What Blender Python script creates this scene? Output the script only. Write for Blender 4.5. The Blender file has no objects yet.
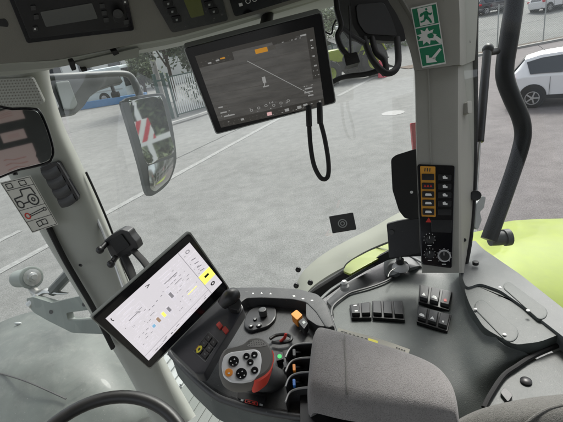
import bpy, bmesh, math, random
from mathutils import Vector as V, Matrix
random.seed(7)
sc = bpy.context.scene
COL = sc.collection
PI = math.pi
R_ = math.radians
# ------------------------------------------------------------------ camera frame (photo is 563 x 422)
FPX = 407.0; PITCH = R_(23.0); ROLL = R_(10.1)
CAM = V((0, 0, 3.0))
fw = V((0, math.cos(PITCH), -math.sin(PITCH)))
u0 = V((0, math.sin(PITCH), math.cos(PITCH))); r0 = V((1, 0, 0))
CX = r0*math.cos(ROLL) - u0*math.sin(ROLL)
CY = r0*math.sin(ROLL) + u0*math.cos(ROLL)
FWD = V((-math.sin(R_(65)), math.cos(R_(65)), 0))     # the way the tractor points
RGT = V((math.cos(R_(65)), math.sin(R_(65)), 0))      # its right hand side
UP = V((0, 0, 1))

def ray(u, v): return fw + CX*((u-281.5)/FPX) - CY*((v-211.0)/FPX)
def P(u, v, d): return CAM + ray(u, v)*d
def G(u, v, z=0.0):
    r = ray(u, v); return CAM + r*((z-CAM.z)/r.z)

class Pl:
    """a plane, normal turned to the seat"""
    def __init__(s, p, n):
        s.p = V(p); s.n = V(n).normalized()
        if s.n.dot(CAM-s.p) < 0: s.n = -s.n
    def at(s, u, v, h=0.0):
        r = ray(u, v); q = s.p + s.n*h
        return CAM + r*((q-CAM).dot(s.n)/r.dot(s.n))
def pl3(a, b, c):
    A, B, C = P(*a), P(*b), P(*c)
    return Pl(A, (B-A).cross(C-A))
def plz(z): return Pl(V((0, 0, z)), UP)
def plR(d): return Pl(CAM + RGT*d, RGT)
def plF(d): return Pl(CAM + FWD*d, FWD)

def solve3(M, b):
    m = Matrix(M); return m.inverted() @ V(b)
class Quad:
    """four corners (tl, tr, br, bl) in 3D; st() gives points on it"""
    def __init__(s, c, depth=None, pl=None):
        if pl is None:
            A, B, C, D = [ray(*q) for q in c]
            # depths of a parallelogram: A + C = B + D
            x = solve3([[B.x, D.x, -C.x], [B.y, D.y, -C.y], [B.z, D.z, -C.z]], A)
            d = [1, x[0], x[2], x[1]]
            k = depth/(sum(d)/4)
            s.c = [CAM + r*(dd*k) for r, dd in zip((A, B, C, D), d)]
        else:
            s.c = [pl.at(*q) for q in c]
        s.pl = Pl(s.c[0], (s.c[1]-s.c[0]).cross(s.c[3]-s.c[0])); s.n = s.pl.n
    def st(s, a, b, h=0.0):
        A, B, C, D = s.c
        return A*(1-a)*(1-b) + B*a*(1-b) + C*a*b + D*(1-a)*b + s.n*h

# ------------------------------------------------------------------ 2D curve helpers
def cr(pts, n=5, closed=True):
    out = []; N = len(pts)
    rng = range(N) if closed else range(N-1)
    for i in rng:
        g = (lambda k: pts[k % N]) if closed else (lambda k: pts[max(0, min(N-1, k))])
        p0, p1, p2, p3 = g(i-1), g(i), g(i+1), g(i+2)
        for k in range(n):
            t = k/n
            out.append(tuple(.5*((2*b)+(-a+c)*t+(2*a-5*b+4*c-d)*t*t+(-a+3*b-3*c+d)*t**3) for a, b, c, d in zip(p0, p1, p2, p3)))
    if not closed: out.append(tuple(pts[-1]))
    return out
def rnd(pts, r, n=4):
    out = []; N = len(pts)
    for i in range(N):
        p, a, b = V(pts[i]), V(pts[i-1]), V(pts[(i+1) % N])
        da, db = (a-p), (b-p); rr = min(r, da.length*.45, db.length*.45)
        s, e = p+da.normalized()*rr, p+db.normalized()*rr
        for k in range(n+1):
            t = k/n; q = s*(1-t)**2 + p*2*t*(1-t) + e*t*t
            out.append(tuple(q))
    return out
def circ(u, v, r, n=20, ry=None, a0=0, a1=2*PI):
    ry = ry or r
    return [(u+r*math.cos(a0+(a1-a0)*k/n), v+ry*math.sin(a0+(a1-a0)*k/n)) for k in range(n)]

# ------------------------------------------------------------------ materials
MT = {}
def mat(name, col, rough=.55, metal=0., var=0., vs=8., bump=0., bs=200., emit=0., spec=.5, coat=0., ecol=None, bdist=.001, dust=0.):
    if name in MT: return MT[name]
    m = bpy.data.materials.new(name); m.use_nodes = True
    nt = m.node_tree; N = nt.nodes; L = nt.links
    b = N['Principled BSDF']
    b.inputs['Base Color'].default_value = (*col, 1); b.inputs['Roughness'].default_value = rough
    b.inputs['Metallic'].default_value = metal; b.inputs['Specular IOR Level'].default_value = spec
    b.inputs['Coat Weight'].default_value = coat
    if emit:
        b.inputs['Emission Color'].default_value = (*(ecol or col), 1); b.inputs['Emission Strength'].default_value = emit
    tc = N.new('ShaderNodeTexCoord')
    if var:
        no = N.new('ShaderNodeTexNoise'); no.inputs['Scale'].default_value = vs; no.inputs['Detail'].default_value = 6
        no.inputs['Roughness'].default_value = .65
        L.new(tc.outputs['Object'], no.inputs['Vector'])
        rp = N.new('ShaderNodeValToRGB')
        rp.color_ramp.elements[0].position = .3; rp.color_ramp.elements[1].position = .72
        rp.color_ramp.elements[0].color = (*[c*(1-var) for c in col], 1)
        rp.color_ramp.elements[1].color = (*[min(1, c*(1+var)) for c in col], 1)
        L.new(no.outputs['Fac'], rp.inputs['Fac']); L.new(rp.outputs['Color'], b.inputs['Base Color'])
        mr = N.new('ShaderNodeMapRange'); mr.inputs['To Min'].default_value = max(0, rough-.12); mr.inputs['To Max'].default_value = min(1, rough+.12)
        L.new(no.outputs['Fac'], mr.inputs['Value']); L.new(mr.outputs['Result'], b.inputs['Roughness'])
    if dust:      # pale specks and wiped smears of dust lying on the plastic
        dn = N.new('ShaderNodeTexNoise'); dn.inputs['Scale'].default_value = 170; dn.inputs['Detail'].default_value = 2
        ds = N.new('ShaderNodeTexNoise'); ds.inputs['Scale'].default_value = 11; ds.inputs['Detail'].default_value = 7; ds.inputs['Roughness'].default_value = .75
        L.new(tc.outputs['Object'], dn.inputs['Vector']); L.new(tc.outputs['Object'], ds.inputs['Vector'])
        m1 = N.new('ShaderNodeMapRange'); m1.inputs['From Min'].default_value = .70; m1.inputs['From Max'].default_value = .76; L.new(dn.outputs['Fac'], m1.inputs['Value'])
        m2 = N.new('ShaderNodeMapRange'); m2.inputs['From Min'].default_value = .5; m2.inputs['From Max'].default_value = .8; m2.inputs['To Max'].default_value = .5; L.new(ds.outputs['Fac'], m2.inputs['Value'])
        mxx = N.new('ShaderNodeMath'); mxx.operation = 'MAXIMUM'; L.new(m1.outputs[0], mxx.inputs[0]); L.new(m2.outputs[0], mxx.inputs[1])
        ml = N.new('ShaderNodeMath'); ml.operation = 'MULTIPLY'; ml.inputs[1].default_value = dust; L.new(mxx.outputs[0], ml.inputs[0])
        mc = N.new('ShaderNodeMix'); mc.data_type = 'RGBA'; mc.inputs['B'].default_value = (.32, .31, .28, 1)
        src = b.inputs['Base Color'].links[0].from_socket if b.inputs['Base Color'].is_linked else None
        mc.inputs['A'].default_value = (*col, 1)
        if src: L.new(src, mc.inputs['A'])
        L.new(ml.outputs[0], mc.inputs['Factor']); L.new(mc.outputs['Result'], b.inputs['Base Color'])
    if bump:
        n2 = N.new('ShaderNodeTexNoise'); n2.inputs['Scale'].default_value = bs; n2.inputs['Detail'].default_value = 3
        L.new(tc.outputs['Object'], n2.inputs['Vector'])
        bp = N.new('ShaderNodeBump'); bp.inputs['Strength'].default_value = bump; bp.inputs['Distance'].default_value = bdist
        L.new(n2.outputs['Fac'], bp.inputs['Height']); L.new(bp.outputs['Normal'], b.inputs['Normal'])
    MT[name] = m; return m

def glass_mat(name, dirt_haze=.05, tint=(.93, .96, .94), gl=.06):
    m = bpy.data.materials.new(name); m.use_nodes = True
    nt = m.node_tree; N = nt.nodes; L = nt.links; N.clear()
    out = N.new('ShaderNodeOutputMaterial')
    tr = N.new('ShaderNodeBsdfTransparent'); tr.inputs[0].default_value = (*tint, 1)
    g = N.new('ShaderNodeBsdfGlossy'); g.inputs['Roughness'].default_value = .02
    df = N.new('ShaderNodeBsdfTranslucent'); df.inputs[0].default_value = (.75, .78, .76, 1)
    lw = N.new('ShaderNodeLayerWeight'); pw = N.new('ShaderNodeMath'); pw.operation = 'POWER'; pw.inputs[1].default_value = 5
    L.new(lw.outputs['Facing'], pw.inputs[0])
    fr = N.new('ShaderNodeMapRange'); fr.inputs['To Min'].default_value = gl; fr.inputs['To Max'].default_value = .95
    L.new(pw.outputs[0], fr.inputs['Value'])
    a = N.new('ShaderNodeMixShader'); b = N.new('ShaderNodeMixShader')
    tc = N.new('ShaderNodeTexCoord')
    no = N.new('ShaderNodeTexNoise'); no.inputs['Scale'].default_value = 5; no.inputs['Detail'].default_value = 9; no.inputs['Roughness'].default_value = .7
    mp = N.new('ShaderNodeMapRange'); mp.inputs['From Min'].default_value = .35; mp.inputs['From Max'].default_value = .75
    mp.inputs['To Min'].default_value = dirt_haze*.4; mp.inputs['To Max'].default_value = dirt_haze*1.6  # thin dust film that also carries the milky haze of reflections
    L.new(tc.outputs['Object'], no.inputs[0]); L.new(no.outputs['Fac'], mp.inputs['Value'])
    L.new(fr.outputs[0], a.inputs[0]); L.new(tr.outputs[0], a.inputs[1]); L.new(g.outputs[0], a.inputs[2])
    L.new(mp.outputs[0], b.inputs[0]); L.new(a.outputs[0], b.inputs[1]); L.new(df.outputs[0], b.inputs[2])
    L.new(b.outputs[0], out.inputs[0]); return m

# ------------------------------------------------------------------ mesh builder
class MB:
    def __init__(s): s.bm = bmesh.new(); s.mats = []
    def mi(s, m):
        if m not in s.mats: s.mats.append(m)
        return s.mats.index(m)
    def _merge(s, t, m):
        i = s.mi(m)
        for f in t.faces: f.material_index = i
        me = bpy.data.meshes.new('tmp'); t.to_mesh(me); t.free()
        s.bm.from_mesh(me); bpy.data.meshes.remove(me)
    def prism(s, top, bot, m, bev=0., seg=2):
        t = bmesh.new()
        a = [t.verts.new(p) for p in top]; b = [t.verts.new(p) for p in bot]; n = len(a)
        t.faces.new(a); t.faces.new(b[::-1])
        for i in range(n): t.faces.new((a[i], b[i], b[(i+1) % n], a[(i+1) % n]))
        bmesh.ops.recalc_face_normals(t, faces=t.faces)
        if bev:
            ed = [e for e in t.edges if e.calc_face_angle(0) > .45]
            try: bmesh.ops.bevel(t, geom=ed, offset=bev, segments=seg, affect='EDGES', profile=.5, clamp_overlap=True)
            except Exception: pass
        bmesh.ops.triangulate(t, faces=[f for f in t.faces if len(f.verts) > 4])
        s._merge(t, m)
    def slab(s, pl, pix, h, t, m, bev=0., seg=2):
        top = [pl.at(u, v, h) for u, v in pix]
        s.prism(top, [p - pl.n*t for p in top], m, bev, seg)
    def face(s, pts, m):
        t = bmesh.new(); f = t.faces.new([t.verts.new(p) for p in pts])
        if len(pts) > 4: bmesh.ops.triangulate(t, faces=[f])
        s._merge(t, m)
    def mark(s, pl, pix, h, m): s.face([pl.at(u, v, h) for u, v in pix], m)
    def rect(s, q, s0, t0, s1, t1, h, m, th=0., bev=0.):
        pts = [q.st(s0, t0, h), q.st(s1, t0, h), q.st(s1, t1, h), q.st(s0, t1, h)]
        if th: s.prism(pts, [p-q.n*th for p in pts], m, bev)
        else: s.face(pts, m)
    def tube(s, pts, r, m, seg=12, smooth=True, n=6, flat=1., up=None):
        rs = r if isinstance(r, (list, tuple)) else [r]*len(pts)
        pts = [V(p) for p in pts]
        if smooth and len(pts) > 2:
            z = cr([(*p, q) for p, q in zip(pts, rs)], n, False)
            pts = [V(q[:3]) for q in z]; rs = [q[3] for q in z]
        t = bmesh.new(); rings = []; prev = None
        for i, p in enumerate(pts):
            d = (pts[min(i+1, len(pts)-1)] - pts[max(i-1, 0)]).normalized()
            if prev is None:
                a = up or (UP if abs(d.z) < .9 else V((1, 0, 0)))
                x = d.cross(a).normalized()
            else: x = (prev - d*prev.dot(d)).normalized()
            prev = x; y = d.cross(x)
            rings.append([t.verts.new(p + x*math.cos(2*PI*k/seg)*rs[i] + y*math.sin(2*PI*k/seg)*rs[i]*flat) for k in range(seg)])
        for A, B in zip(rings, rings[1:]):
            for k in range(seg): t.faces.new((A[k], A[(k+1) % seg], B[(k+1) % seg], B[k]))
        t.faces.new(rings[0][::-1]); t.faces.new(rings[-1])
        bmesh.ops.recalc_face_normals(t, faces=t.faces)
        s._merge(t, m)
    def cyl(s, a, b, r, m, seg=20, r2=None, bev=0.):
        a, b = V(a), V(b); d = (b-a).normalized(); x = d.cross(UP if abs(d.z) < .9 else V((1, 0, 0))).normalized(); y = d.cross(x)
        r2 = r if r2 is None else r2
        A = [a + (x*math.cos(2*PI*k/seg)+y*math.sin(2*PI*k/seg))*r for k in range(seg)]
        B = [b + (x*math.cos(2*PI*k/seg)+y*math.sin(2*PI*k/seg))*r2 for k in range(seg)]
        s.prism(A, B, m, bev)
    def knob(s, pl, u, v, r, h0, h, m, seg=20, bev=.0008, r2=None):
        c = pl.at(u, v, h0); s.cyl(c, c + pl.n*h, r, m, seg, r2, bev)
    def lathe(s, c, axis, prof, m, seg=24):
        axis = V(axis).normalized(); x = axis.cross(UP if abs(axis.z) < .9 else V((1, 0, 0))).normalized(); y = axis.cross(x)
        t = bmesh.new(); rings = []
        for r, h in prof:
            rings.append([t.verts.new(V(c)+axis*h+(x*math.cos(2*PI*k/seg)+y*math.sin(2*PI*k/seg))*max(r, 1e-5)) for k in range(seg)])
        for A, B in zip(rings, rings[1:]):
            for k in range(seg): t.faces.new((A[k], A[(k+1) % seg], B[(k+1) % seg], B[k]))
        bmesh.ops.remove_doubles(t, verts=t.verts, dist=2e-5)
        bmesh.ops.recalc_face_normals(t, faces=t.faces); s._merge(t, m)
    def box(s, c, ax, ay, az, m, bev=0.):
        c, ax, ay, az = V(c), V(ax), V(ay), V(az)
        top = [c+az-ax-ay, c+az+ax-ay, c+az+ax+ay, c+az-ax+ay]
        s.prism(top, [p-az*2 for p in top], m, bev)
    def ell(s, c, ax, ay, az, m, u=16, v=10):
        t = bmesh.new(); bmesh.ops.create_uvsphere(t, u_segments=u, v_segments=v, radius=1)
        M = Matrix((ax, ay, az)).transposed().to_4x4(); M.translation = c
        bmesh.ops.transform(t, matrix=M, verts=t.verts); bmesh.ops.recalc_face_normals(t, faces=t.faces); s._merge(t, m)
    def grid(s, rows, m, th=.01, n=5, pix=True, closed_u=False, cls=None):
        """smooth surface through rows of (u, v, depth) (or 3D points), thickened away from the seat"""
        W = [[tuple(P(*q)) if pix else tuple(q) for q in r] for r in rows]
        W = [cr(r, n, False) for r in W]
        C = [cr(list(c), n, False) for c in zip(*W)]
        Wd, Hh = len(C), len(C[0])
        nn = [[None]*Hh for _ in range(Wd)]
        for i in range(Wd):
            for j in range(Hh):
                a = V(C[min(i+1, Wd-1)][j])-V(C[max(i-1, 0)][j]); b = V(C[i][min(j+1, Hh-1)])-V(C[i][max(j-1, 0)])
                q = a.cross(b); nn[i][j] = q.normalized() if q.length > 1e-12 else V((0, 0, 1))
        mid = nn[Wd//2][Hh//2]; sg = 1 if mid.dot(CAM-V(C[Wd//2][Hh//2])) > 0 else -1
        t = bmesh.new()
        F = [[t.verts.new(V(C[i][j])) for j in range(Hh)] for i in range(Wd)]
        B = [[t.verts.new(V(C[i][j])-nn[i][j]*sg*th) for j in range(Hh)] for i in range(Wd)]
        for i in range(Wd-1):
            for j in range(Hh-1):
                t.faces.new((F[i][j], F[i+1][j], F[i+1][j+1], F[i][j+1]))
                t.faces.new((B[i][j], B[i][j+1], B[i+1][j+1], B[i+1][j]))
        for i in range(Wd-1):
            for j in (0, Hh-1): t.faces.new((F[i][j], F[i+1][j], B[i+1][j], B[i][j]))
        for j in range(Hh-1):
            for i in (0, Wd-1): t.faces.new((F[i][j], F[i][j+1], B[i][j+1], B[i][j]))
        bmesh.ops.recalc_face_normals(t, faces=t.faces); s._merge(t, m)
    def text(s, st, txt, s0, t0, hgt, m, h=.0006, w=None, aspect=1.):
        """txt with its lower left at (s0,t0); st maps (s,t,h) to 3D; hgt in t units"""
        cu = bpy.data.curves.new('t', 'FONT'); cu.body = txt; cu.resolution_u = 2
        ob = bpy.data.objects.new('t', cu); me = bpy.data.meshes.new_from_object(ob)
        if me.vertices:
            xs = max(v.co.x for v in me.vertices)
            k = (w/xs) if w else hgt*aspect
            t = bmesh.new(); t.from_mesh(me)
            for v in t.verts: v.co = st(s0+v.co.x*k, t0-v.co.y*hgt/.72*1., h)
            s._merge(t, m)
        bpy.data.meshes.remove(me); bpy.data.objects.remove(ob); bpy.data.curves.remove(cu)
    def build(s, name, parent=None, label=None, cat=None, group=None, kind=None, ang=38):
        me = bpy.data.meshes.new(name)
        bmesh.ops.remove_doubles(s.bm, verts=s.bm.verts, dist=1e-6)
        s.bm.to_mesh(me); s.bm.free()
        for m in s.mats: me.materials.append(m)
        n = len(me.vertices)
        lo = V([min(v.co[k] for v in me.vertices) for k in range(3)]); hi = V([max(v.co[k] for v in me.vertices) for k in range(3)])
        c = (lo+hi)/2
        if parent is None: c.z = lo.z
        me.transform(Matrix.Translation(-c))
        for p in me.polygons: p.use_smooth = True
        me.set_sharp_from_angle(angle=R_(ang))
        o = bpy.data.objects.new(name, me); COL.objects.link(o)
        wn = o.modifiers.new('weighted_normals', 'WEIGHTED_NORMAL'); wn.weight = 100; wn.keep_sharp = True
        if parent:
            o.parent = parent; o.location = c - wloc(parent)
        else: o.location = c
        tag(o, label, cat, group, kind)
        return o
def wloc(o):
    p = V(o.location)
    while o.parent: o = o.parent; p = p + V(o.location)
    return p
def tag(o, label=None, cat=None, group=None, kind=None):
    if label: o['label'] = label
    if cat: o['category'] = cat
    if group: o['group'] = group
    if kind: o['kind'] = kind
    return o
def thing(name, loc, label, cat, group=None):
    o = bpy.data.objects.new(name, None); COL.objects.link(o); o.location = loc; o.empty_display_size = .1
    return tag(o, label, cat, group)

# ------------------------------------------------------------------ palette
M_trim = mat('grey_plastic', (.31, .305, .275), .6, var=.06, vs=6, bump=.25, bs=560, bdist=.0008)
M_trimd = mat('dark_grey_plastic', (.21, .205, .18), .6, var=.07, vs=6, bump=.3, bs=560, bdist=.0008)
M_cons = mat('console_plastic', (.088, .10, .095), .5, dust=.3, var=.1, vs=7, bump=.5, bs=620, bdist=.0008)
M_cons2 = mat('console_plastic_light', (.125, .135, .134), .5, dust=.3, var=.07, vs=7, bump=.5, bs=620, bdist=.0008)
M_pod = mat('pod_plastic', (.043, .044, .045), .45, dust=.28, var=.12, vs=9, bump=.45, bs=620, bdist=.0007)
M_blk = mat('black_plastic', (.012, .012, .013), .4, dust=.07, var=.2, vs=14)
M_gloss = mat('glossy_black', (.008, .008, .01), .12)
M_rub = mat('black_rubber', (.015, .015, .015), .75, var=.3, vs=20)
M_pillar = mat('pillar_paint', (.35, .36, .325), .5, var=.05, vs=4, bump=.12, bs=500, bdist=.0004)
M_silver = mat('satin_silver', (.66, .66, .66), .38, .1, var=.05, vs=20)
M_steel = mat('steel', (.5, .5, .48), .35, .9, var=.15, vs=30)
M_white = mat('white_print', (.8, .8, .78), .6)
M_ink = mat('black_print', (.03, .03, .03), .6)
M_red = mat('red_plastic', (.55, .03, .02), .4)
M_orange = mat('orange_plastic', (.85, .28, .02), .4)
M_amber = mat('amber_print', (.65, .3, .03), .5)
M_yellow = mat('yellow_print', (.75, .68, .05), .5)
M_blue = mat('blue_plastic', (.03, .18, .6), .4)
M_lime = mat('lime_paint', (.215, .27, .006), .42, dust=.12, var=.14, vs=7, bump=.05, bs=20, coat=.3)
M_green = mat('green_print', (.0, .2, .09), .45)
M_led_g = mat('green_lamp', (.02, .5, .1), .4, emit=.25)
M_mirror = mat('mirror_glass', (.75, .78, .76), .03, 1.)
M_dust = mat('grey_green_paint', (.2, .225, .205), .45, var=.12, vs=3, bump=.1, bs=60, coat=.15)
def fabric(name, col, dark):
    m = bpy.data.materials.new(name); m.use_nodes = True
    nt = m.node_tree; N = nt.nodes; L = nt.links; b = N['Principled BSDF']
    b.inputs['Roughness'].default_value = .95; b.inputs['Specular IOR Level'].default_value = .15
    b.inputs['Sheen Weight'].default_value = .3
    tc = N.new('ShaderNodeTexCoord')
    vo = N.new('ShaderNodeTexVoronoi'); vo.inputs['Scale'].default_value = 900
    no = N.new('ShaderNodeTexNoise'); no.inputs['Scale'].default_value = 520; no.inputs['Detail'].default_value = 5
    L.new(tc.outputs['Object'], vo.inputs['Vector']); L.new(tc.outputs['Object'], no.inputs['Vector'])
    mx = N.new('ShaderNodeMath'); mx.operation = 'ADD'
    L.new(vo.outputs['Distance'], mx.inputs[0]); L.new(no.outputs['Fac'], mx.inputs[1])
    rp = N.new('ShaderNodeValToRGB'); rp.color_ramp.elements[0].position = .55; rp.color_ramp.elements[1].position = 1.15 if False else 1.0
    rp.color_ramp.elements[0].color = (*dark, 1); rp.color_ramp.elements[1].color = (*col, 1)
    L.new(mx.outputs[0], rp.inputs[0])
    n3 = N.new('ShaderNodeTexNoise'); n3.inputs['Scale'].default_value = 14; n3.inputs['Detail'].default_value = 4
    L.new(tc.outputs['Object'], n3.inputs['Vector'])
    mr = N.new('ShaderNodeMapRange'); mr.inputs['To Min'].default_value = .8; mr.inputs['To Max'].default_value = 1.2
    L.new(n3.outputs['Fac'], mr.inputs['Value'])
    mu = N.new('ShaderNodeVectorMath'); mu.operation = 'SCALE'
    L.new(rp.outputs[0], mu.inputs[0]); L.new(mr.outputs[0], mu.inputs['Scale']); L.new(mu.outputs[0], b.inputs['Base Color'])
    bp = N.new('ShaderNodeBump'); bp.inputs['Strength'].default_value = .5; bp.inputs['Distance'].default_value = .0012
    L.new(mx.outputs[0], bp.inputs['Height']); L.new(bp.outputs[0], b.inputs['Normal'])
    return m
M_fab = fabric('grey_fabric', (.25, .24, .235), (.12, .116, .112))
M_seat = fabric('seat_fabric', (.16, .158, .145), (.07, .07, .064))
M_glass = glass_mat('window_glass', .032)
M_screen_w = mat('lit_screen', (.25, .24, .25), .25, emit=.38, ecol=(.86, .82, .86))
M_scr_d = mat('camera_screen', (.02, .02, .02), .2, emit=1., ecol=(.05, .045, .042))
M_hood = mat('dusty_hood_paint', (.085, .095, .085), .5, dust=.5, var=.35, vs=4, bump=.15, bs=30, coat=.05)
M_glass_b = glass_mat('window_glass_clean', .004, gl=.02)
# ================================================================== OUTSIDE
def ground_mat(name, c1, c2, line=None, sc1=.25):
    m = bpy.data.materials.new(name); m.use_nodes = True
    nt = m.node_tree; N = nt.nodes; L = nt.links; b = N['Principled BSDF']
    b.inputs['Roughness'].default_value = .85; b.inputs['Specular IOR Level'].default_value = .3
    tc = N.new('ShaderNodeTexCoord')
    def noise(s, d=5, r=.6):
        n = N.new('ShaderNodeTexNoise'); n.inputs['Scale'].default_value = s; n.inputs['Detail'].default_value = d
        n.inputs['Roughness'].default_value = r; L.new(tc.outputs['Object'], n.inputs['Vector']); return n
    big = noise(sc1, 6, .6); fine = noise(44, 5, .8); mid = noise(3.2, 8, .7)
    rp = N.new('ShaderNodeValToRGB'); rp.color_ramp.elements[0].position = .36; rp.color_ramp.elements[1].position = .66
    rp.color_ramp.elements[0].color = (*c1, 1); rp.color_ramp.elements[1].color = (*c2, 1)
    L.new(big.outputs['Fac'], rp.inputs[0])
    def mul(prev, n, lo, hi, a=.3, z=.7):
        mr = N.new('ShaderNodeMapRange'); mr.inputs['From Min'].default_value = a; mr.inputs['From Max'].default_value = z
        mr.inputs['To Min'].default_value = lo; mr.inputs['To Max'].default_value = hi; L.new(n.outputs['Fac'], mr.inputs['Value'])
        s = N.new('ShaderNodeVectorMath'); s.operation = 'SCALE'; L.new(prev, s.inputs[0]); L.new(mr.outputs[0], s.inputs['Scale']); return s.outputs[0]
    o = mul(rp.outputs[0], fine, .6, 1.38, .34, .66); o = mul(o, mid, .8, 1.17); o = mul(o, noise(.55, 7, .75), .92, 1.07, .35, .65)
    # dark cracks sealed with tar
    vo = N.new('ShaderNodeTexVoronoi'); vo.feature = 'DISTANCE_TO_EDGE'; vo.inputs['Scale'].default_value = .16
    nz = noise(1.1, 4); ad = N.new('ShaderNodeVectorMath'); ad.operation = 'MULTIPLY_ADD'
    L.new(nz.outputs['Color'], ad.inputs[0]); ad.inputs[1].default_value = (1.2, 1.2, 0); L.new(tc.outputs['Object'], ad.inputs[2])
    L.new(ad.outputs[0], vo.inputs['Vector'])
    mr = N.new('ShaderNodeMapRange'); mr.inputs['From Min'].default_value = 0; mr.inputs['From Max'].default_value = .006
    mr.inputs['To Min'].default_value = .92; mr.inputs['To Max'].default_value = 1; L.new(vo.outputs['Distance'], mr.inputs['Value'])
    s = N.new('ShaderNodeVectorMath'); s.operation = 'SCALE'; L.new(o, s.inputs[0]); L.new(mr.outputs[0], s.inputs['Scale'])
    L.new(s.outputs[0], b.inputs['Base Color'])
    bp = N.new('ShaderNodeBump'); bp.inputs['Strength'].default_value = .5; bp.inputs['Distance'].default_value = .01
    L.new(fine.outputs['Fac'], bp.inputs['Height']); L.new(bp.outputs[0], b.inputs['Normal'])
    return m
M_asph = ground_mat('worn_asphalt', (.152, .154, .148), (.178, .18, .173))
M_asph2 = ground_mat('glare_tinted_asphalt', (.118, .106, .107), (.148, .134, .134))  # darker road; the pinkish cast of the glare is put into its colour
M_conc = mat('concrete', (.3, .295, .28), .85, var=.15, vs=2, bump=.4, bs=60, bdist=.004)
M_line = mat('worn_line_paint', (.225, .228, .22), .8, var=.35, vs=9, bump=.3, bs=60)
M_galv = mat('galvanised', (.36, .38, .37), .5, .3, var=.1, vs=4)
M_dgreen = mat('green_fence_paint', (.03, .065, .055), .5, var=.1)
M_bark = mat('bark', (.07, .055, .045), .9, var=.3, vs=10, bump=.5, bs=30, bdist=.01)
M_leaf1 = mat('leaf', (.045, .07, .03), .7, var=.4, vs=1.5)
M_leaf2 = mat('leaf_light', (.09, .12, .05), .7, var=.4, vs=1.5)
M_wall = mat('pale_render', (.55, .55, .52), .8, var=.08, vs=.8)
M_roofb = mat('grey_roof', (.2, .2, .2), .7)
M_wglass = mat('dark_glass', (.02, .025, .03), .08, spec=.8)
M_carw = mat('white_car_paint', (.72, .71, .72), .22, coat=1., spec=.5)
M_carg = mat('dark_car_paint', (.05, .052, .058), .25, coat=1.)
M_tyre = mat('tyre_rubber', (.02, .02, .021), .85, var=.2)
M_rim = mat('alloy_rim', (.45, .45, .46), .3, .8)
M_tail = mat('tail_lamp', (.5, .02, .03), .2)
M_soil = mat('litter_soil', (.1, .075, .055), .95, var=.4, vs=6, bump=.6, bs=40, bdist=.01)

def sheet(name, pts, m, z=0., kind='structure', label=None, th=0.):
    b = MB()
    if th: b.prism([V((x, y, z)) for x, y in pts], [V((x, y, z-th)) for x, y in pts], m, .01)
    else: b.face([V((x, y, z)) for x, y in pts], m)
    return b.build(name, kind=kind, label=label)
sheet('ground', [(-400, -400), (400, -400), (400, 400), (-400, 400)], M_asph)
g = lambda u, v: G(u, v).xy[:]
# darker strip of road on the right, behind the lorry-blue kerb
sheet('road', [g(478, 250), g(470, 60), (16, 26.4), (60, 31), (60, -20), (8, -20)], M_asph2, .004)
def stripe(name, a, b_, w, m, z, label):
    a, b_ = V((*a, 0)), V((*b_, 0)); d = (b_-a).normalized(); n = V((-d.y, d.x, 0))*w/2
    b = MB(); N = 24; 
    L_ = []; R2 = []
    for i in range(N+1):
        p = a + (b_-a)*i/N; j = random.uniform(-.012, .012); k = random.uniform(-.012, .012)
        L_.append(p + n + n.normalized()*j + UP*z); R2.append(p - n + n.normalized()*k + UP*z)
    for i in range(N): b.face([L_[i], R2[i], R2[i+1], L_[i+1]], m)
    return b.build(name, kind='structure', label=label)
a0, a1 = G(0, 272), G(318, 97)
dd = (a1-a0).normalized()
stripe('painted_line', (a0-dd*6).xy[:], (a1+dd*2.5).xy[:], .2, M_line, .008, 'long worn white line across the yard')
b0, b1 = G(0, 241), G(16, 233)
dd = (b1-b0).normalized()
stripe('painted_line', (b0-dd*2).xy[:], (b1+dd*.1).xy[:], .17, M_line, .008, 'short white line at the left edge of the yard')
stripe('painted_line', G(56, 136).xy[:], G(130, 117).xy[:], .14, M_line, .008, 'thin far line in front of the bus')
stripe('painted_line', G(60, 120).xy[:], G(122, 106).xy[:], .14, M_line, .008, 'thin far line along the blue kerb')
stripe('tar_joint', G(142, 175).xy[:], G(262, 118).xy[:], .035, M_ink, .008, None)
stripe('painted_line', G(338, 96).xy[:], G(410, 58).xy[:], .25, M_line, .008, 'white line in front of the green tractor')

# blue kerb of the bus bay
b = MB(); M_bkerb = mat('blue_kerb_paint', (.10, .22, .40), .6, var=.1, vs=2)
b.box(V((-14.5, 36.6, .28)), V((5.2, -1.2, 0)), V((.04, .15, 0)), V((0, 0, .28)), M_bkerb, .02)
b.build('kerb_barrier', label='low blue painted barrier in front of the pale bus', cat='barrier')

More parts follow.
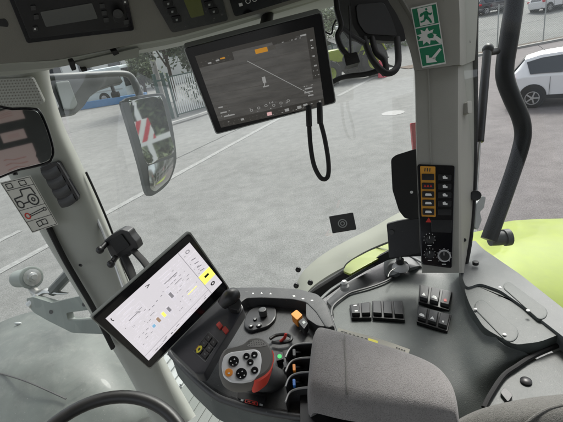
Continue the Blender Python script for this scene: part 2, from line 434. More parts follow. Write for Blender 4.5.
# --- bus far away at the left
def make_bus(c, ang):
    M_bus = mat('bus_paint', (.5, .56, .56), .3, coat=.6, var=.04)
    t = thing('bus', c, 'pale bus standing behind the low blue barrier across the yard', 'bus')
    X = V((math.cos(ang), math.sin(ang), 0)); Y = V((-X.y, X.x, 0)); c = V(c)
    b = MB(); b.box(c+UP*1.65, X*5.6, Y*1.25, UP*1.3, M_bus, .18); b.build('body', t)
    for i in range(6):
        b = MB(); b.box(c+X*(-4.6+i*1.84)-Y*1.25+UP*2.05, X*.84, Y*.03, UP*.5, M_wglass, .03); b.build('window', t)
    b = MB(); b.box(c+X*5.6+UP*1.95, X*.03, Y*1.1, UP*.75, M_wglass, .03); b.build('windscreen', t)
    for x in (-3.5, 3.4):
        for y in (-1.2, 1.2):
            p = c+X*x+Y*y+UP*.5
            w = MB(); w.cyl(p-Y*.15, p+Y*.15, .5, M_tyre, 24, bev=.04); wo = w.build('wheel', t)
            w = MB(); w.cyl(p-Y*.17, p+Y*.17, .27, M_rim, 18); w.build('rim', wo)
    b = MB(); b.box(c-Y*1.26+UP*1.1, X*5.3, Y*.015, UP*.05, M_galv); b.build('stripe', t)
make_bus((-16.5, 39.6, 0), R_(-13))

# --- building beyond
def building(name, label, c, ang, w, d, h, m, nw, doors=True):
    t = thing(name, c, label, 'building'); X = V((math.cos(ang), math.sin(ang), 0)); Y = V((-X.y, X.x, 0)); c = V(c)
    b = MB(); b.box(c+UP*h/2, X*w/2, Y*d/2, UP*h/2, m, .02); b.build('wall', t)
    b = MB(); b.box(c+UP*(h+.15), X*(w/2+.3), Y*(d/2+.3), UP*.15, M_roofb, .02); b.build('roof', t)
    for i in range(nw):
        x = -w/2 + w*(i+.5)/nw
        f = MB(); f.box(c+X*x-Y*(d/2+.02)+UP*h*.58, X*.85, Y*.05, UP*h*.16, M_galv, .01); fo = f.build('window', t)
        f = MB(); f.box(c+X*x-Y*(d/2+.05)+UP*h*.58, X*.75, Y*.03, UP*(h*.16-.1), M_wglass); f.build('pane', fo)
building('depot_building', 'long pale rendered depot building behind the bus', (-22, 58, 0), R_(-12), 34, 12, 6.5, M_wall, 9)
building('workshop', 'white workshop far behind the green tractor', (16, 72, 0), R_(8), 30, 12, 7, M_wall, 7)

# --- trees and hedge
def tree(label, c, h, cr_r, n, m1, m2, squash=.9, trunk=.16, name='tree', base=.35, leaf=.16):
    t = thing(name, c, label, 'tree'); c = V(c)
    b = MB(); top = c+UP*h*.75
    b.tube([c, c+UP*h*.3+V((.1, .05, 0)), top], [trunk, trunk*.7, trunk*.2], M_bark, 9)
    cc = c+UP*(h*(base+1)/2); limbs = []
    for i in range(9):
        a = random.uniform(0, 2*PI); z = random.uniform(.3, .65)
        e = cc+V((math.cos(a)*cr_r*.75, math.sin(a)*cr_r*.75, random.uniform(-.2, .5)*h*.3)); limbs.append(e)
        s = c+UP*h*z*.8; b.tube([s, (s+e)/2+UP*.15, e], [trunk*.4, trunk*.25, trunk*.06], M_bark, 6, n=3)
    b.build('trunk', t)
    verts = []; faces = []; mi = []
    cl = [(cc+V((random.gauss(0, cr_r*.45), random.gauss(0, cr_r*.45), random.gauss(0, h*(1-base)*.24))), random.uniform(.25, .5)*cr_r) for _ in range(26)]
    for i in range(n):
        q, r = random.choice(cl)
        p = q+V((random.gauss(0, 1), random.gauss(0, 1), random.gauss(0, squash)))*r*.5
        if p.z < c.z+.1: continue
        x = V((random.gauss(0, 1), random.gauss(0, 1), random.gauss(0, 1))).normalized(); y = x.orthogonal().normalized()
        s = leaf*random.uniform(.5, 1.2); k = len(verts)
        verts += [p-x*s, p+y*s*.5, p+x*s, p-y*s*.5]; faces.append((k, k+1, k+2, k+3)); mi.append(random.random() < .4)
    me = bpy.data.meshes.new('crown'); me.from_pydata([tuple(v-c) for v in verts], [], faces)
    me.materials.append(m1); me.materials.append(m2)
    for p, q in zip(me.polygons, mi): p.material_index = int(q)
    o = bpy.data.objects.new('crown', me); COL.objects.link(o); o.parent = t
tree('dark bushy evergreen standing between the bus and the gate', G(146, 96), 3.6, 1.3, 6000, M_leaf1, M_leaf2, base=.1)
tree('tall loose tree rising behind the gate near its post', (-6.0, 30, 0), 8, 2.4, 6000, M_leaf1, M_leaf2)
tree('dense dark tree close behind the gate', (-2.6, 27, 0), 6.5, 2.6, 9000, M_leaf1, M_leaf1, base=.02)
tree('dense dark tree behind the bar fence next to the gate', (1.6, 31, 0), 6, 2.6, 7000, M_leaf1, M_leaf2, base=.02)
tree('broad tree standing beyond the green tractor', (6.5, 44, 0), 7, 3.2, 6000, M_leaf2, M_leaf1, base=.1)
tree('bush on the verge right beside the grey door pillar', (11.2, 35, 0), 4.5, 2.6, 6000, M_leaf2, M_leaf1, base=.05)

# --- gate and fence
def fence(name, label, a, b_, h, npost, m, mb, gap=.11, group=None, cat='fence'):
    a, b_ = V(a), V(b_); L_ = (b_-a).length; d = (b_-a)/L_; n = V((-d.y, d.x, 0))
    t = thing(name, a, label, cat, group)
    for i in range(npost+1):
        p = a+d*L_*i/npost; b = MB(); b.box(p+UP*h*.52, d*.04, n*.04, UP*h*.52, m, .005); b.build('post', t)
    for z in (.12, h-.12): b = MB(); b.box((a+b_)/2+UP*z, d*L_/2, n*.02, UP*.03, m, .004); b.build('rail', t)
    b = MB(); k = int(L_/gap)
    for i in range(k):
        p = a+d*(i+.5)*L_/k; b.box(p+UP*h*.5, d*.026, n*.012, UP*(h*.5-.12), mb)
    b.build('bars', t)
g0 = G(178, 117); g1 = G(219, 105); gd = (g1-g0).normalized()
M_bars = mat('pale_bars', (.6, .62, .6), .5)
fence('metal_gate', 'tall gate of pale vertical bars in a green frame behind the outside mirror', g0, g0+gd*4.2, 2.15, 2, M_dgreen, M_bars, .13, cat='gate')
fence('bar_fence', 'green fence of pale bars running on behind the hanging monitor', g0+gd*4.5, g0+gd*16, 1.9, 5, M_dgreen, M_galv, .13)
b = MB()
for du in (0, .45): b.box(g0-gd*(.3+du)+UP*1.15, gd*.07, V((gd.y, -gd.x, 0))*.07, UP*1.15, M_dgreen, .01)
b.box(g0-gd*.52+UP*1.95, gd*.3, V((gd.y, -gd.x, 0))*.03, UP*.04, M_dgreen)
b.build('gate_post', label='dark green double post at the left end of the gate', cat='post')
b = MB(); p = G(163, 99); b.cyl(p, p+UP*6, .22, M_conc, 16); b.build('utility_pole', label='thick grey concrete pole left of the gate', cat='pole')
b = MB(); kp = [G(*q, .06) for q in ((160, 128), (172, 124), (182, 121), (198, 116), (215, 110), (235, 103))]
b.tube([k for k in kp], .11, M_conc, 8); b.build('kerb', kind='structure')

# --- kerb, litter and wire fence on the right, road beyond rising a little
kl, kr = G(474, 57), G(563, 40); kd = (kr-kl).normalized(); kn = V((-kd.y, kd.x, 0))
if kn.y < 0: kn = -kn
b = MB(); b.box((kl+kr)/2+UP*.06+kd*10, kd*16, kn*.16, UP*.07, M_conc, .015); b.build('kerb', kind='structure')
b = MB(); c0 = kl-kd*4; c1 = kr+kd*24
b.prism([c0+kn*.2+UP*.03, c1+kn*.2+UP*.03, c1+kn*1.6+UP*.05, c0+kn*1.6+UP*.05], [c0+kn*.2-UP*.2, c1+kn*.2-UP*.2, c1+kn*1.6-UP*.2, c0+kn*1.6-UP*.2], M_soil)
b.build('verge', kind='structure')
b = MB(); b.face([c0+kn*1.6+UP*.01, c1+kn*1.6+UP*.01, c1+kn*18+UP*1.9, c0+kn*18+UP*1.9], M_asph)
b.face([c0+kn*18+UP*1.9, c1+kn*18+UP*1.9, c1+kn*60+UP*3.4, c0+kn*60+UP*3.4], M_asph)
b.build('upper_road', kind='structure')
def wire_fence():
    a = kl+kn*.9-kd*1; L_ = 22; t = thing('wire_fence', a, 'tall wire mesh fence on the kerb behind the white hatchback', 'fence')
    for i in range(8):
        p = a+kd*i*3.1; b = MB(); b.cyl(p, p+UP*2.6, .035, M_galv, 10); b.build('post', t)
        if i in (0, 4): b = MB(); b.cyl(p+kd*.8, p+UP*1.9, .022, M_galv, 8); b.build('brace', t)
    b = MB(); w = .004
    for i in range(3): b.cyl(a+UP*(.1+i*1.2), a+kd*L_+UP*(.1+i*1.2), .006, M_galv, 5)
    for i in range(int(L_/.1)):
        for s in (1, -1):
            p = a+kd*(i*.1+(0 if s > 0 else 2.5)); q = p+kd*2.5*s+UP*2.5
            n_ = (q-p).cross(kn).normalized()*w
            b.face([p-n_, p+n_, q+n_, q-n_], M_galv)
    b.build('mesh', t)
wire_fence()

# --- cars
def car(label, c, ang, paint, k=1., cat='car', group=None, name='parked_car'):
    c = V(c); X = V((math.cos(ang), math.sin(ang), 0)); Y = V((-X.y, X.x, 0))
    t = thing(name, c, label, cat, group)
    # stations from the tail (x=0): x, sill z, belt z, roof z, half width sill/belt/roof
    S = [(-.02, .45, .80, .82, .55, .60, .45), (.03, .32, .86, .90, .72, .76, .55), (.16, .27, .93, 1.08, .80, .83, .58), (.45, .25, .98, 1.46, .84, .87, .60), (.85, .25, .99, 1.56, .86, .88, .62),
         (1.5, .24, .98, 1.60, .87, .885, .64), (2.2, .24, .96, 1.57, .87, .885, .63), (2.7, .24, .94, 1.38, .87, .88, .60), (3.0, .24, .93, 1.12, .86, .87, .62), (3.2, .25, .92, .99, .85, .86, .66), (3.6, .27, .84, .90, .82, .82, .6),
         (3.9, .32, .70, .78, .72, .72, .5), (4.02, .42, .62, .66, .55, .55, .4)]
    W = lambda x, y, z: c+X*(x-.72)*k+Y*y*k+UP*z*k
    body = bmesh.new(); rings = []
    for x, zs, zb, zr, ws, wb, wr in S:
        ring = [(0, zs), (ws*.8, zs), (ws, zs+.08), (ws*.99+.01, (zs+zb)*.5), (wb, zb-.06), (wb*.97, zb), ((wb+wr)/2, (zb+zr)/2), (wr, zr-.02), (wr*.7, zr), (0, zr+.015)]
        full = ring + [(-y, z) for y, z in ring[-2:0:-1]]
        rings.append([body.verts.new(W(x, y, z)) for y, z in full])
    gl = bmesh.new()
    n = len(rings[0])
    gf = []
    for i, (A, B) in enumerate(zip(rings, rings[1:])):
        for j in range(n):
            q = (A[j], A[(j+1) % n], B[(j+1) % n], B[j]); body.faces.new(q)
            side = j in (5, 6, n-6, n-7)
            if side and 3 <= i <= 7: gf.append((i, j, [v.co.copy() for v in q]))
    body.faces.new(rings[0]); body.faces.new(rings[-1][::-1])
    bmesh.ops.recalc_face_normals(body, faces=body.faces)
    b = MB(); b._merge(body, paint); b.build('body', t, ang=30)
    # side windows, one pane per pair of stations, lying just proud of the body
    for sgn in (1, -1):
        for i0, i1 in ((3, 5), (5, 8)):
            b = MB()
            pts = []
            for i in range(i0, i1+1):
                x, zs, zb, zr, ws, wb, wr = S[i]; pts.append((x, wb*.97*.93+wr*.07+.03, zb+.05))
            for i in range(i1, i0-1, -1):
                x, zs, zb, zr, ws, wb, wr = S[i]
                if zr-zb > .25: pts.append((x, wb*.1+wr*.9+.05, zr-.09))
            pts[0] = (pts[0][0]+.12, *pts[0][1:]); mid_ = sum(q[0] for q in pts)/len(pts); pts = [(q[0]+(.05 if q[0] < mid_ else -.05), q[1], q[2]) for q in pts]
            P3 = [W(x, y*sgn, z) for x, y, z in pts]
            b.prism([p+Y*sgn*.012 for p in P3], [p-Y*sgn*.03 for p in P3], M_wglass, .004); b.build('side_window', t)
    for (i0, i1, nm) in ((1, 3, 'rear_window'), (6, 9, 'windscreen')):
        b = MB(); A, B = S[i0], S[i1]
        lo, hi = (A, B) if i0 == 1 else (B, A)
        pts = [W(lo[0], -lo[6]*.95, lo[3]+.03), W(lo[0], lo[6]*.95, lo[3]+.03), W(hi[0], hi[6]*.85, hi[3]-.03), W(hi[0], -hi[6]*.85, hi[3]-.03)]
        o_ = (X*(-1 if i0 == 1 else 1)+UP*.6).normalized()*.035
        b.prism([p+o_ for p in pts], [p-o_ for p in pts], M_wglass, .004); b.build(nm, t)
    for x in (.72, 3.28):
        for s in (1, -1):
            p = W(x, .80*s, .31)
            w = MB(); w.cyl(W(x, .5*s, .36), W(x, .892*s, .36), .37*k, M_blk, 28); w.build('wheel_arch', t)
            w = MB(); w.lathe(p-Y*s*.1*k, Y*s, [(0, 0), (.29*k, 0), (.31*k, .03*k), (.31*k, .17*k), (.28*k, .205*k), (.215*k, .205*k), (.2*k, .18*k), (0, .18*k)], M_tyre, 28); wo = w.build('wheel', t)
            w = MB()
            w.lathe(p+Y*s*.08*k, Y*s, [(.205*k, .0), (.205*k, .03*k), (.185*k, .03*k), (.175*k, .01*k)], M_rim, 24)
            w.cyl(p+Y*s*.085*k, p+Y*s*.115*k, .05*k, M_rim, 14)
            for q in range(5):
                a = q*2*PI/5; d = X*math.cos(a)+UP*math.sin(a); e = Y.cross(d)
                w.box(p+Y*s*.105*k+d*.11*k, d*.08*k, e*.02*k, Y*.008*k, M_rim)
            w.build('rim', wo)
        for s in (1, -1):
            pass
    for s in (1, -1):
        b = MB(); b.box(W(.13, .76*s, .88), X*.1*k, Y*.1*k, UP*.085*k, M_tail, .02); b.build('tail_light', t)
        b = MB(); b.box(W(3.83, .62*s, .68), X*.1*k, Y*.14*k, UP*.05*k, M_rim, .02); b.build('headlight', t)
        b = MB(); b.box(W(2.78, .95*s, 1.0), X*.05*k, Y*.09*k, UP*.06*k, paint, .02); b.build('wing_mirror', t)
        b = MB()
        for x in (1.32, 2.35): b.box(W(x+.25, .896*s, .88), X*.09*k, Y*.012*k, UP*.012*k, paint, .004)
        b.build('door_handle', t)
        b = MB()
        for x in (1.15, 2.02, 2.93): b.box(W(x, .885*s, .62), X*.005*k, Y*.006*k, UP*.3*k, M_ink)
        b.box(W(2.0, .884*s, .33), X*1.0*k, Y*.012*k, UP*.06*k, M_blk, .004)
        b.build('door_seam', t)
    b = MB(); b.cyl(W(.95, 0, 1.57), W(.72, 0, 1.78), .006*k, M_blk, 6); b.build('aerial', t)
    return t
cw = G(527, 107.5); cdir = R_(-36)
car('white hatchback with a black window line and red tail lamp, parked nearest on the right', (cw.x+.5, cw.y+.5, 0), cdir, M_carw, .9)
_a, _b, _c = c0+kn*1.6+UP*.01, c1+kn*1.6+UP*.01, c0+kn*18+UP*1.9
def on_up(u, v):   # the point of the rising road beyond the wire fence seen at this pixel
    n = (_b-_a).cross(_c-_a); r = ray(u, v); return CAM + r*((_a-CAM).dot(n)/r.dot(n))
p = on_up(541, 12); car('small white car parked far off beyond the wire fence', p, R_(12), M_carw)
p = on_up(481, 15); car('dark grey car parked far off beyond the wire fence', p, R_(5), M_carg)
tree('thin tree far beyond the wire fence at the upper right', (34, 62, 3), 9, 3.5, 3000, M_leaf2, M_leaf1)

# --- green tractor in the distance
def far_tractor(c, ang):
    t = thing('farm_tractor', c, 'lime green tractor with big wheels parked far across the yard', 'tractor'); c = V(c)
    X = V((math.cos(ang), math.sin(ang), 0)); Y = V((-X.y, X.x, 0)); W = lambda x, y, z: c+X*x+Y*y+UP*z
    b = MB(); b.box(W(1.6, 0, 1.45), X*1.15, Y*.38, UP*.36, M_lime, .12); b.build('hood', t)
    b = MB(); b.box(W(1.3, 0, .85), X*1.7, Y*.25, UP*.28, M_blk, .04); b.build('chassis', t)
    b = MB(); b.box(W(2.77, 0, 1.4), X*.04, Y*.33, UP*.3, M_blk, .02); b.build('grille', t)
    b = MB(); b.box(W(-.35, 0, 2.1), X*.72, Y*.72, UP*.68, M_wglass, .1); b.build('cab', t)
    b = MB(); b.box(W(-.35, 0, 2.88), X*.85, Y*.82, UP*.1, M_carw, .06); b.build('roof', t)
    for s in (1, -1):
        b = MB(); pts = [(-1.5+.0, 1.35), (-1.25, 1.75), (-.7, 1.92), (-.2, 1.75), (.1, 1.3), (.05, 1.3), (-.25, 1.68), (-.7, 1.84), (-1.2, 1.68), (-1.42, 1.32)]
        b.prism([W(x, .65*s, z) for x, z in pts], [W(x, 1.25*s, z) for x, z in pts], M_lime, .01); b.build('fender', t)
        for x, r, w in ((-.7, .9, .55), (2.15, .66, .42)):
            p = W(x, .95*s, r); q = MB()
            q.lathe(p-Y*s*w/2, Y*s, [(r*.5, 0), (r*.93, .0), (r, w*.12), (r, w*.88), (r*.93, w), (r*.55, w), (r*.5, w*.8)], M_tyre, 36)
            for i in range(26):
                a = i*2*PI/26; d = X*math.cos(a)+UP*math.sin(a); e = d.cross(Y)
                q.box(p+d*r+Y*(w*.24 if i % 2 else -w*.24), d*.035, (e*.03+Y*.01), Y*w*.24, M_tyre)
            o = q.build('wheel', t)
            q = MB(); q.lathe(p-Y*s*w/2, Y*s, [(r*.52, 0), (r*.52, w*.85), (r*.45, w*.7), (r*.2, w*.55), (r*.18, w*.8), (0, w*.8)], M_lime, 28); q.build('rim', o)
far_tractor(G(349, 82)+V((.6, 1.2, 0)), R_(200))
b = MB(); p = G(383, 77); b.cyl(p, p+UP*.9, .28, mat('pink_red', (.6, .06, .1), .5), 16, r2=.18, bev=.02); b.build('barrel', label='small pink red barrel standing beside the green tractor', cat='barrel')

b = MB(); p = G(393, 113); b.cyl(p-UP*.05, p+UP*.008, .38, mat('cover_iron', (.19, .19, .185), .6, .2, var=.2, vs=12, bump=.4, bs=40, bdist=.004), 28); b.build('manhole_cover', label='pale round cover in the asphalt left of the door pillar', cat='manhole cover')
# ================================================================== THE CAB
def ctr(pts): return sum((V(p) for p in pts), V((0, 0, 0)))/len(pts)
D_ = lambda p: (p-CAM).dot(fw)
# ---------------- roof console
RP = pl3((10, 0, .60), (130, 0, .66), (70, 45, .68))
rt = thing('roof_console', RP.at(150, 0), 'grey overhead console with switch panels running along the top edge of the cab', 'console')
b = MB(); b.slab(RP, rnd([(-80, -70), (420, -80), (352, -16), (270, 10.5), (180, 36), (120, 47), (62, 59), (0, 64), (-80, 66)], 3), 0, .05, M_trimd, .004); b.build('lining', rt)
ed = [(-60, 66, 80), (0, 63.5, 76), (46, 61, 70.5), (66, 58.5, 64.5), (139, 43.5, 53.5), (180, 35.5, 46), (260, 12.5, 26), (345, -13, 3), (420, -35, -18)]
b = MB(); rows = [[RP.at(u, v-2, -.016) for u, v, _ in ed], [RP.at(u, v+1, -.014) for u, v, _ in ed], [P(u, (v+w)/2, D_(RP.at(u, v))+.05) for u, v, w in ed], [P(u, w-1.5, D_(RP.at(u, v))+.12) for u, v, w in ed], [P(u, w, D_(RP.at(u, v))+.16) for u, v, w in ed]]
b.grid([[tuple(p) for p in r] for r in rows], M_pillar, .02, 3, pix=False); b.build('edge_trim', rt)
b = MB(); vs = [(74, 62.5), (139, 47.5), (139, 57), (84, 69)]
zp = pl3((75, 62, .70), (139, 50, .745), (90, 68, .72))
b.slab(zp, rnd(vs, 2), 0, .006, M_pillar, .001); b.build('sun_blind_strip', rt)
for pp in ([(69, 62), (74.5, 61), (76.5, 69.5), (72, 71)], [(111, 51.5), (117, 50), (119.5, 53.5), (114, 56)], [(81, 69.5), (87, 68.5), (87.5, 71), (82, 72)]):
    b = MB(); b.slab(zp, rnd(pp, 1), .008, .012, M_blk, .001); b.build('clip', rt)
b = MB(); b.slab(RP, rnd([(-2, 19), (5, 18.5), (8.5, 23), (8, 27), (-2, 26)], 1.5), .0006, .01, M_blk); b.build('recess', rt)
# switch panel with the green display
q = Quad([(145, -14), (216, -26), (228.5, 20.5), (172, 33)], pl=RP)
b = MB(); b.slab(RP, rnd([(145, -14), (216, -26), (228.5, 20.5), (172, 33)], 3), .003, .004, M_pod, .001); pn = b.build('switch_panel', rt)
M_lcd = mat('green_display', (.09, .10, .035), .2, emit=.05)
b = MB(); b.slab(RP, rnd([(180.5, -8), (198, -11), (204.5, 15), (191, 18)], 1), .0045, .002, M_lcd, .0003); b.build('display', pn)
for k, (u, v) in enumerate([(168, 4), (172, 12), (176.5, 20), (209, 5), (213.5, 12), (166, -4), (207, -3)]):
    b = MB(); b.slab(RP, rnd([(u-5, v-3), (u+4, v-4.5), (u+5.5, v+2), (u-3, v+3.5)], 1.2), .006, .004, M_blk, .0008)
    b.mark(RP, [(u-.8, v-1.2), (u+1.4, v-1.5), (u+1.2, v+.8), (u-.6, v+1)], .0065, M_galv); b.build('button', pn)
b = MB(); b.slab(RP, rnd([(222, -24), (330, -60), (350, -18), (235, 17)], 3), .003, .004, M_gloss, .001)
b.mark(RP, [(238.5, 3.5), (242, 2.5), (243, 5.5), (239.5, 6.5)], .0036, M_white)
for (u, v, r) in ((248, 1, 2.6), (254.5, -1, 2.6)):
    o_, i_ = circ(u, v, r, 16), circ(u, v, r-.7, 16)
    for k in range(16): b.mark(RP, [o_[k], o_[(k+1) % 16], i_[(k+1) % 16], i_[k]], .0036, M_white)
for k in range(5): b.mark(RP, [(262+k*7, -3-k*2.2), (265+k*7, -4-k*2.2), (265.6+k*7, -2-k*2.2), (262.6+k*7, -1-k*2.2)], .0036, M_white)
b.build('indicator_panel', rt)
# ---------------- radio
rq = [(6, -8), (126, -9), (134.5, 30.5), (27, 43.5)]
rd = thing('car_radio', RP.at(75, 15), 'black car radio set into the overhead console at the upper left', 'radio')
b = MB(); b.slab(RP, rnd(rq, 2.5), .004, .02, M_gloss, .0015); b.build('bezel', rd)
b = MB(); b.slab(RP, rnd([(12, -5), (122, -8), (129, 27), (30, 39)], 2), .0055, .004, M_blk, .001); b.build('face', rd)
M_rdisp = mat('radio_display', (.10, .105, .10), .08, spec=1.)
b = MB(); b.slab(RP, rnd([(40, 12), (92, 3), (98, 18.5), (46, 27)], 1.5), .0065, .002, M_rdisp, .0004); b.build('display', rd)
b = MB(); b.knob(RP, 118, 13.5, .0095, .0055, .012, M_blk, 24, .001); b.knob(RP, 118, 13.5, .0075, .0175, .001, M_pod, 24, .0005); b.build('knob', rd)
for k, (u, v) in enumerate([(102, 6), (104, 13), (106, 20), (35, 29), (36, 17), (33, 8), (125, 2), (126, 22)]):
    b = MB(); b.slab(RP, rnd([(u-2.5, v-2), (u+2.5, v-2.6), (u+3, v+2), (u-2, v+2.6)], .8), .0075, .003, M_pod, .0006)
    if k in (3, 6): b.mark(RP, circ(u, v, 1.1, 8), .0078, M_white)
    b.build('button', rd)
# ---------------- front pillar
ft = thing('cab_pillar', P(160, 410, 1.42), 'pale grey slanting front pillar with speaker grille and air vent at the left', 'pillar')
prow = [((-36, 66), (49, 60), .93), ((-34, 80), (50, 78), .95), ((-28, 106), (55, 98), 1.0), ((-12, 140), (65, 128), 1.05), ((8, 172), (80, 160), 1.1), ((27, 207), (94.5, 192), 1.14),
        ((52, 250), (111, 234), 1.2), ((84, 302), (132, 285), 1.27), ((116, 353), (152, 332), 1.33), ((138, 392), (171, 372), 1.38), ((162, 440), (196, 416), 1.42)]
rows = []
for a, c_, d in prow:
    L = lambda t: (a[0]*(1-t)+c_[0]*t, a[1]*(1-t)+c_[1]*t)
    rows.append([(*L(-.02), d+.05), (*L(.02), d+.012), (*L(.25), d), (*L(.62), d-.004), (*L(.86), d+.014), (*L(.97), d+.05), (*L(1.), d+.10)])
b = MB(); b.grid(rows, M_pillar, .03, 4); b.build('cover', ft)
# speaker grille on the head of the pillar
gp = pl3((0, 82, .955), (40, 80, .955), (10, 104, .99))
b = MB(); b.slab(gp, rnd([(-30, 80), (32, 77.5), (45, 104), (-30, 110)], 4), .012, .01, M_pillar, .003)
for i in range(18):
    for j in range(9):
        u, v = -14+i*3.1+(j % 2)*1.5, 82+j*3.0-i*.16
        if u < 35+j*1.0 and v < 107: b.mark(gp, circ(u, v, .85, 8), .0127, M_trimd)
b.build('speaker_grille', ft)
# air vent
vq = [(38.5, 167), (57.5, 161), (79.5, 200), (62, 208.5)]; vp = pl3((45, 165, 1.085), (60, 160, 1.085), (70, 205, 1.13))
b = MB(); b.slab(vp, rnd(vq, 4), .008, .02, M_gloss, .002); vt = b.build('air_vent', ft)
vqq = Quad(vq, pl=vp)
for k in range(4):
    t0 = .06+k*.235; b = MB()
    pts = [[tuple(vqq.st(s, t0+.20*tt+.05*math.sin(PI*s), .008+hh)) for s in (.08, .3, .5, .7, .92)] for tt, hh in ((0, .0005), (.35, .0035), (.7, .003), (1, .0005))]
    b.grid(pts, M_pod, .003, 3, pix=False); b.build('louvre', vt)
b = MB(); b.tube([P(86, 172, 1.16), P(97, 196, 1.19), P(112, 232, 1.25), P(122, 262, 1.29), P(134, 288, 1.32)], .0035, M_blk, 8)
b.build('edge_seal', ft)
b = MB(); b.cyl(P(81, 265.5, 1.2), P(80, 265, 1.185), .004, M_blk, 10); b.build('screw', ft)
b = MB(); b.tube([P(48, 226, 1.16), P(64, 258, 1.20), P(79, 284, 1.23), P(93, 308, 1.26), P(113, 348, 1.31)], .011, M_rub, 8, flat=.6); b.build('windscreen_seal', ft)
# warning label on the pillar
sq = Quad([(2, 181), (32, 174), (59.5, 222.5), (34, 231)], pl=pl3((2, 181, 1.07), (32, 174, 1.075), (45, 226, 1.14)))
M_lab = mat('label_paper', (.60, .59, .53), .6, var=.04)
b = MB(); b.rect(sq, 0, 0, 1, 1, .012, M_lab, .0008)
def line(mb, q, pts, w, m, h=.0124, asp=1.6):
    for (a, c_), (e, f) in zip(pts, pts[1:]):
        dx, dy = (e-a), (f-c_)*asp; l = math.hypot(dx, dy) or 1; nx, ny = -dy/l*w, dx/l*w/asp
        mb.face([q.st(a-nx, c_-ny, h), q.st(e-nx, f-ny, h), q.st(e+nx, f+ny, h), q.st(a+nx, c_+ny, h)], m)
def ring(mb, q, s, t, r, w, m, h=.0124, asp=1.6, n=18):
    line(mb, q, [(s+r*math.cos(2*PI*k/n), t+r/asp*math.sin(2*PI*k/n)) for k in range(n+1)], w, m, h, asp)
h_ = .0128
for yy in (.16, .55, .78): line(b, sq, [(.04, yy), (.96, yy)], .008, M_ink, h_)
line(b, sq, [(.03, .02), (.97, .02), (.97, .98), (.03, .98), (.03, .02)], .008, M_ink, h_)
line(b, sq, [(.12, .05), (.3, .05), (.3, .13), (.12, .13), (.12, .05)], .012, M_ink, h_); line(b, sq, [(.55, .05), (.75, .05), (.75, .13), (.55, .13), (.55, .05)], .012, M_ink, h_)
ring(b, sq, .68, .42, .16, .022, M_ink, h_); ring(b, sq, .68, .42, .05, .02, M_ink, h_); ring(b, sq, .2, .45, .1, .02, M_ink, h_)
line(b, sq, [(.12, .40), (.12, .33), (.42, .31), (.45, .2), (.8, .2), (.84, .34)], .02, M_ink, h_); line(b, sq, [(.3, .45), (.52, .44)], .02, M_ink, h_)
ring(b, sq, .2, .68, .08, .022, M_red, h_); line(b, sq, [(.28, .67), (.8, .62)], .012, M_ink, h_); line(b, sq, [(.28, .70), (.82, .66)], .012, M_ink, h_); ring(b, sq, .86, .64, .05, .014, M_ink, h_)
line(b, sq, [(.35, .83), (.35, .93), (.52, .91), (.52, .82), (.35, .83)], .014, M_ink, h_); line(b, sq, [(.52, .82), (.7, .82), (.7, .92), (.52, .91)], .014, M_ink, h_)
b.build('warning_label', label='cream label with tractor, spanner and book pictures on the slanting pillar', cat='label')

# ---------------- door pillar (right)
bt = thing('cab_pillar', P(440, 272, .9), 'upright grey door pillar with switch panel right of centre', 'pillar')
def pil(rows_): return [[(x0, v, d+.05), (x0+1.2, v, d+.008), (x0+4, v, d), (x1-5, v+sl, d-.02), (x1, v+sl, d-.016), (x1+3, v+sl, d), (x2, v+sl*2, d+.075)] for v, x0, x1, x2, sl, d in rows_]
b = MB(); b.grid(pil([(60, 413.5, 459, 474, -2, .915), (90, 415, 459, 474.5, -2, .91), (150, 416, 459, 474, -1, .905), (210, 418.5, 460, 473, 0, .905), (245, 420, 460, 469, 0, .905), (273, 422, 460.5, 464, 0, .91)]), M_trim, .03, 3)
b.build('lower_cover', bt)
b = MB(); b.grid(pil([(-60, 352, 452, 482, -6, .84), (-20, 374, 456, 480, -5, .855), (5, 389, 458, 478.5, -5, .868), (25, 400, 459.5, 477.5, -5, .878), (45, 408, 460, 476.5, -5, .888), (60, 412, 460.5, 475.5, -5, .895), (70, 413.8, 460.5, 474.8, -5, .9)]), M_trim, .03, 3)
b.build('upper_cover', bt)
b = MB(); b.tube([P(476.5, -20, .965), P(475.5, 60, .98), P(475, 150, .985), P(473.5, 200, .98), P(470, 240, .975), P(465, 268, .97)], .006, M_rub, 8); b.build('door_seal', bt)
b = MB(); b.tube([P(467.5, 38, .93), P(468.5, 43, .93)], .0045, M_blk, 8); b.build('clip', bt)
b = MB(); b.slab(pl3((468, 100, .93), (473, 100, .95), (470, 112, .93)), rnd([(467.5, 101), (472, 100.5), (472.5, 113), (468, 114)], 2), .006, .012, M_trim, .002); b.build('latch', bt)
for u, v in ((464.5, 240),):
    b = MB(); b.cyl(P(u, v, .935), P(u, v, .915), .004, M_blk, 12); b.build('screw', bt)
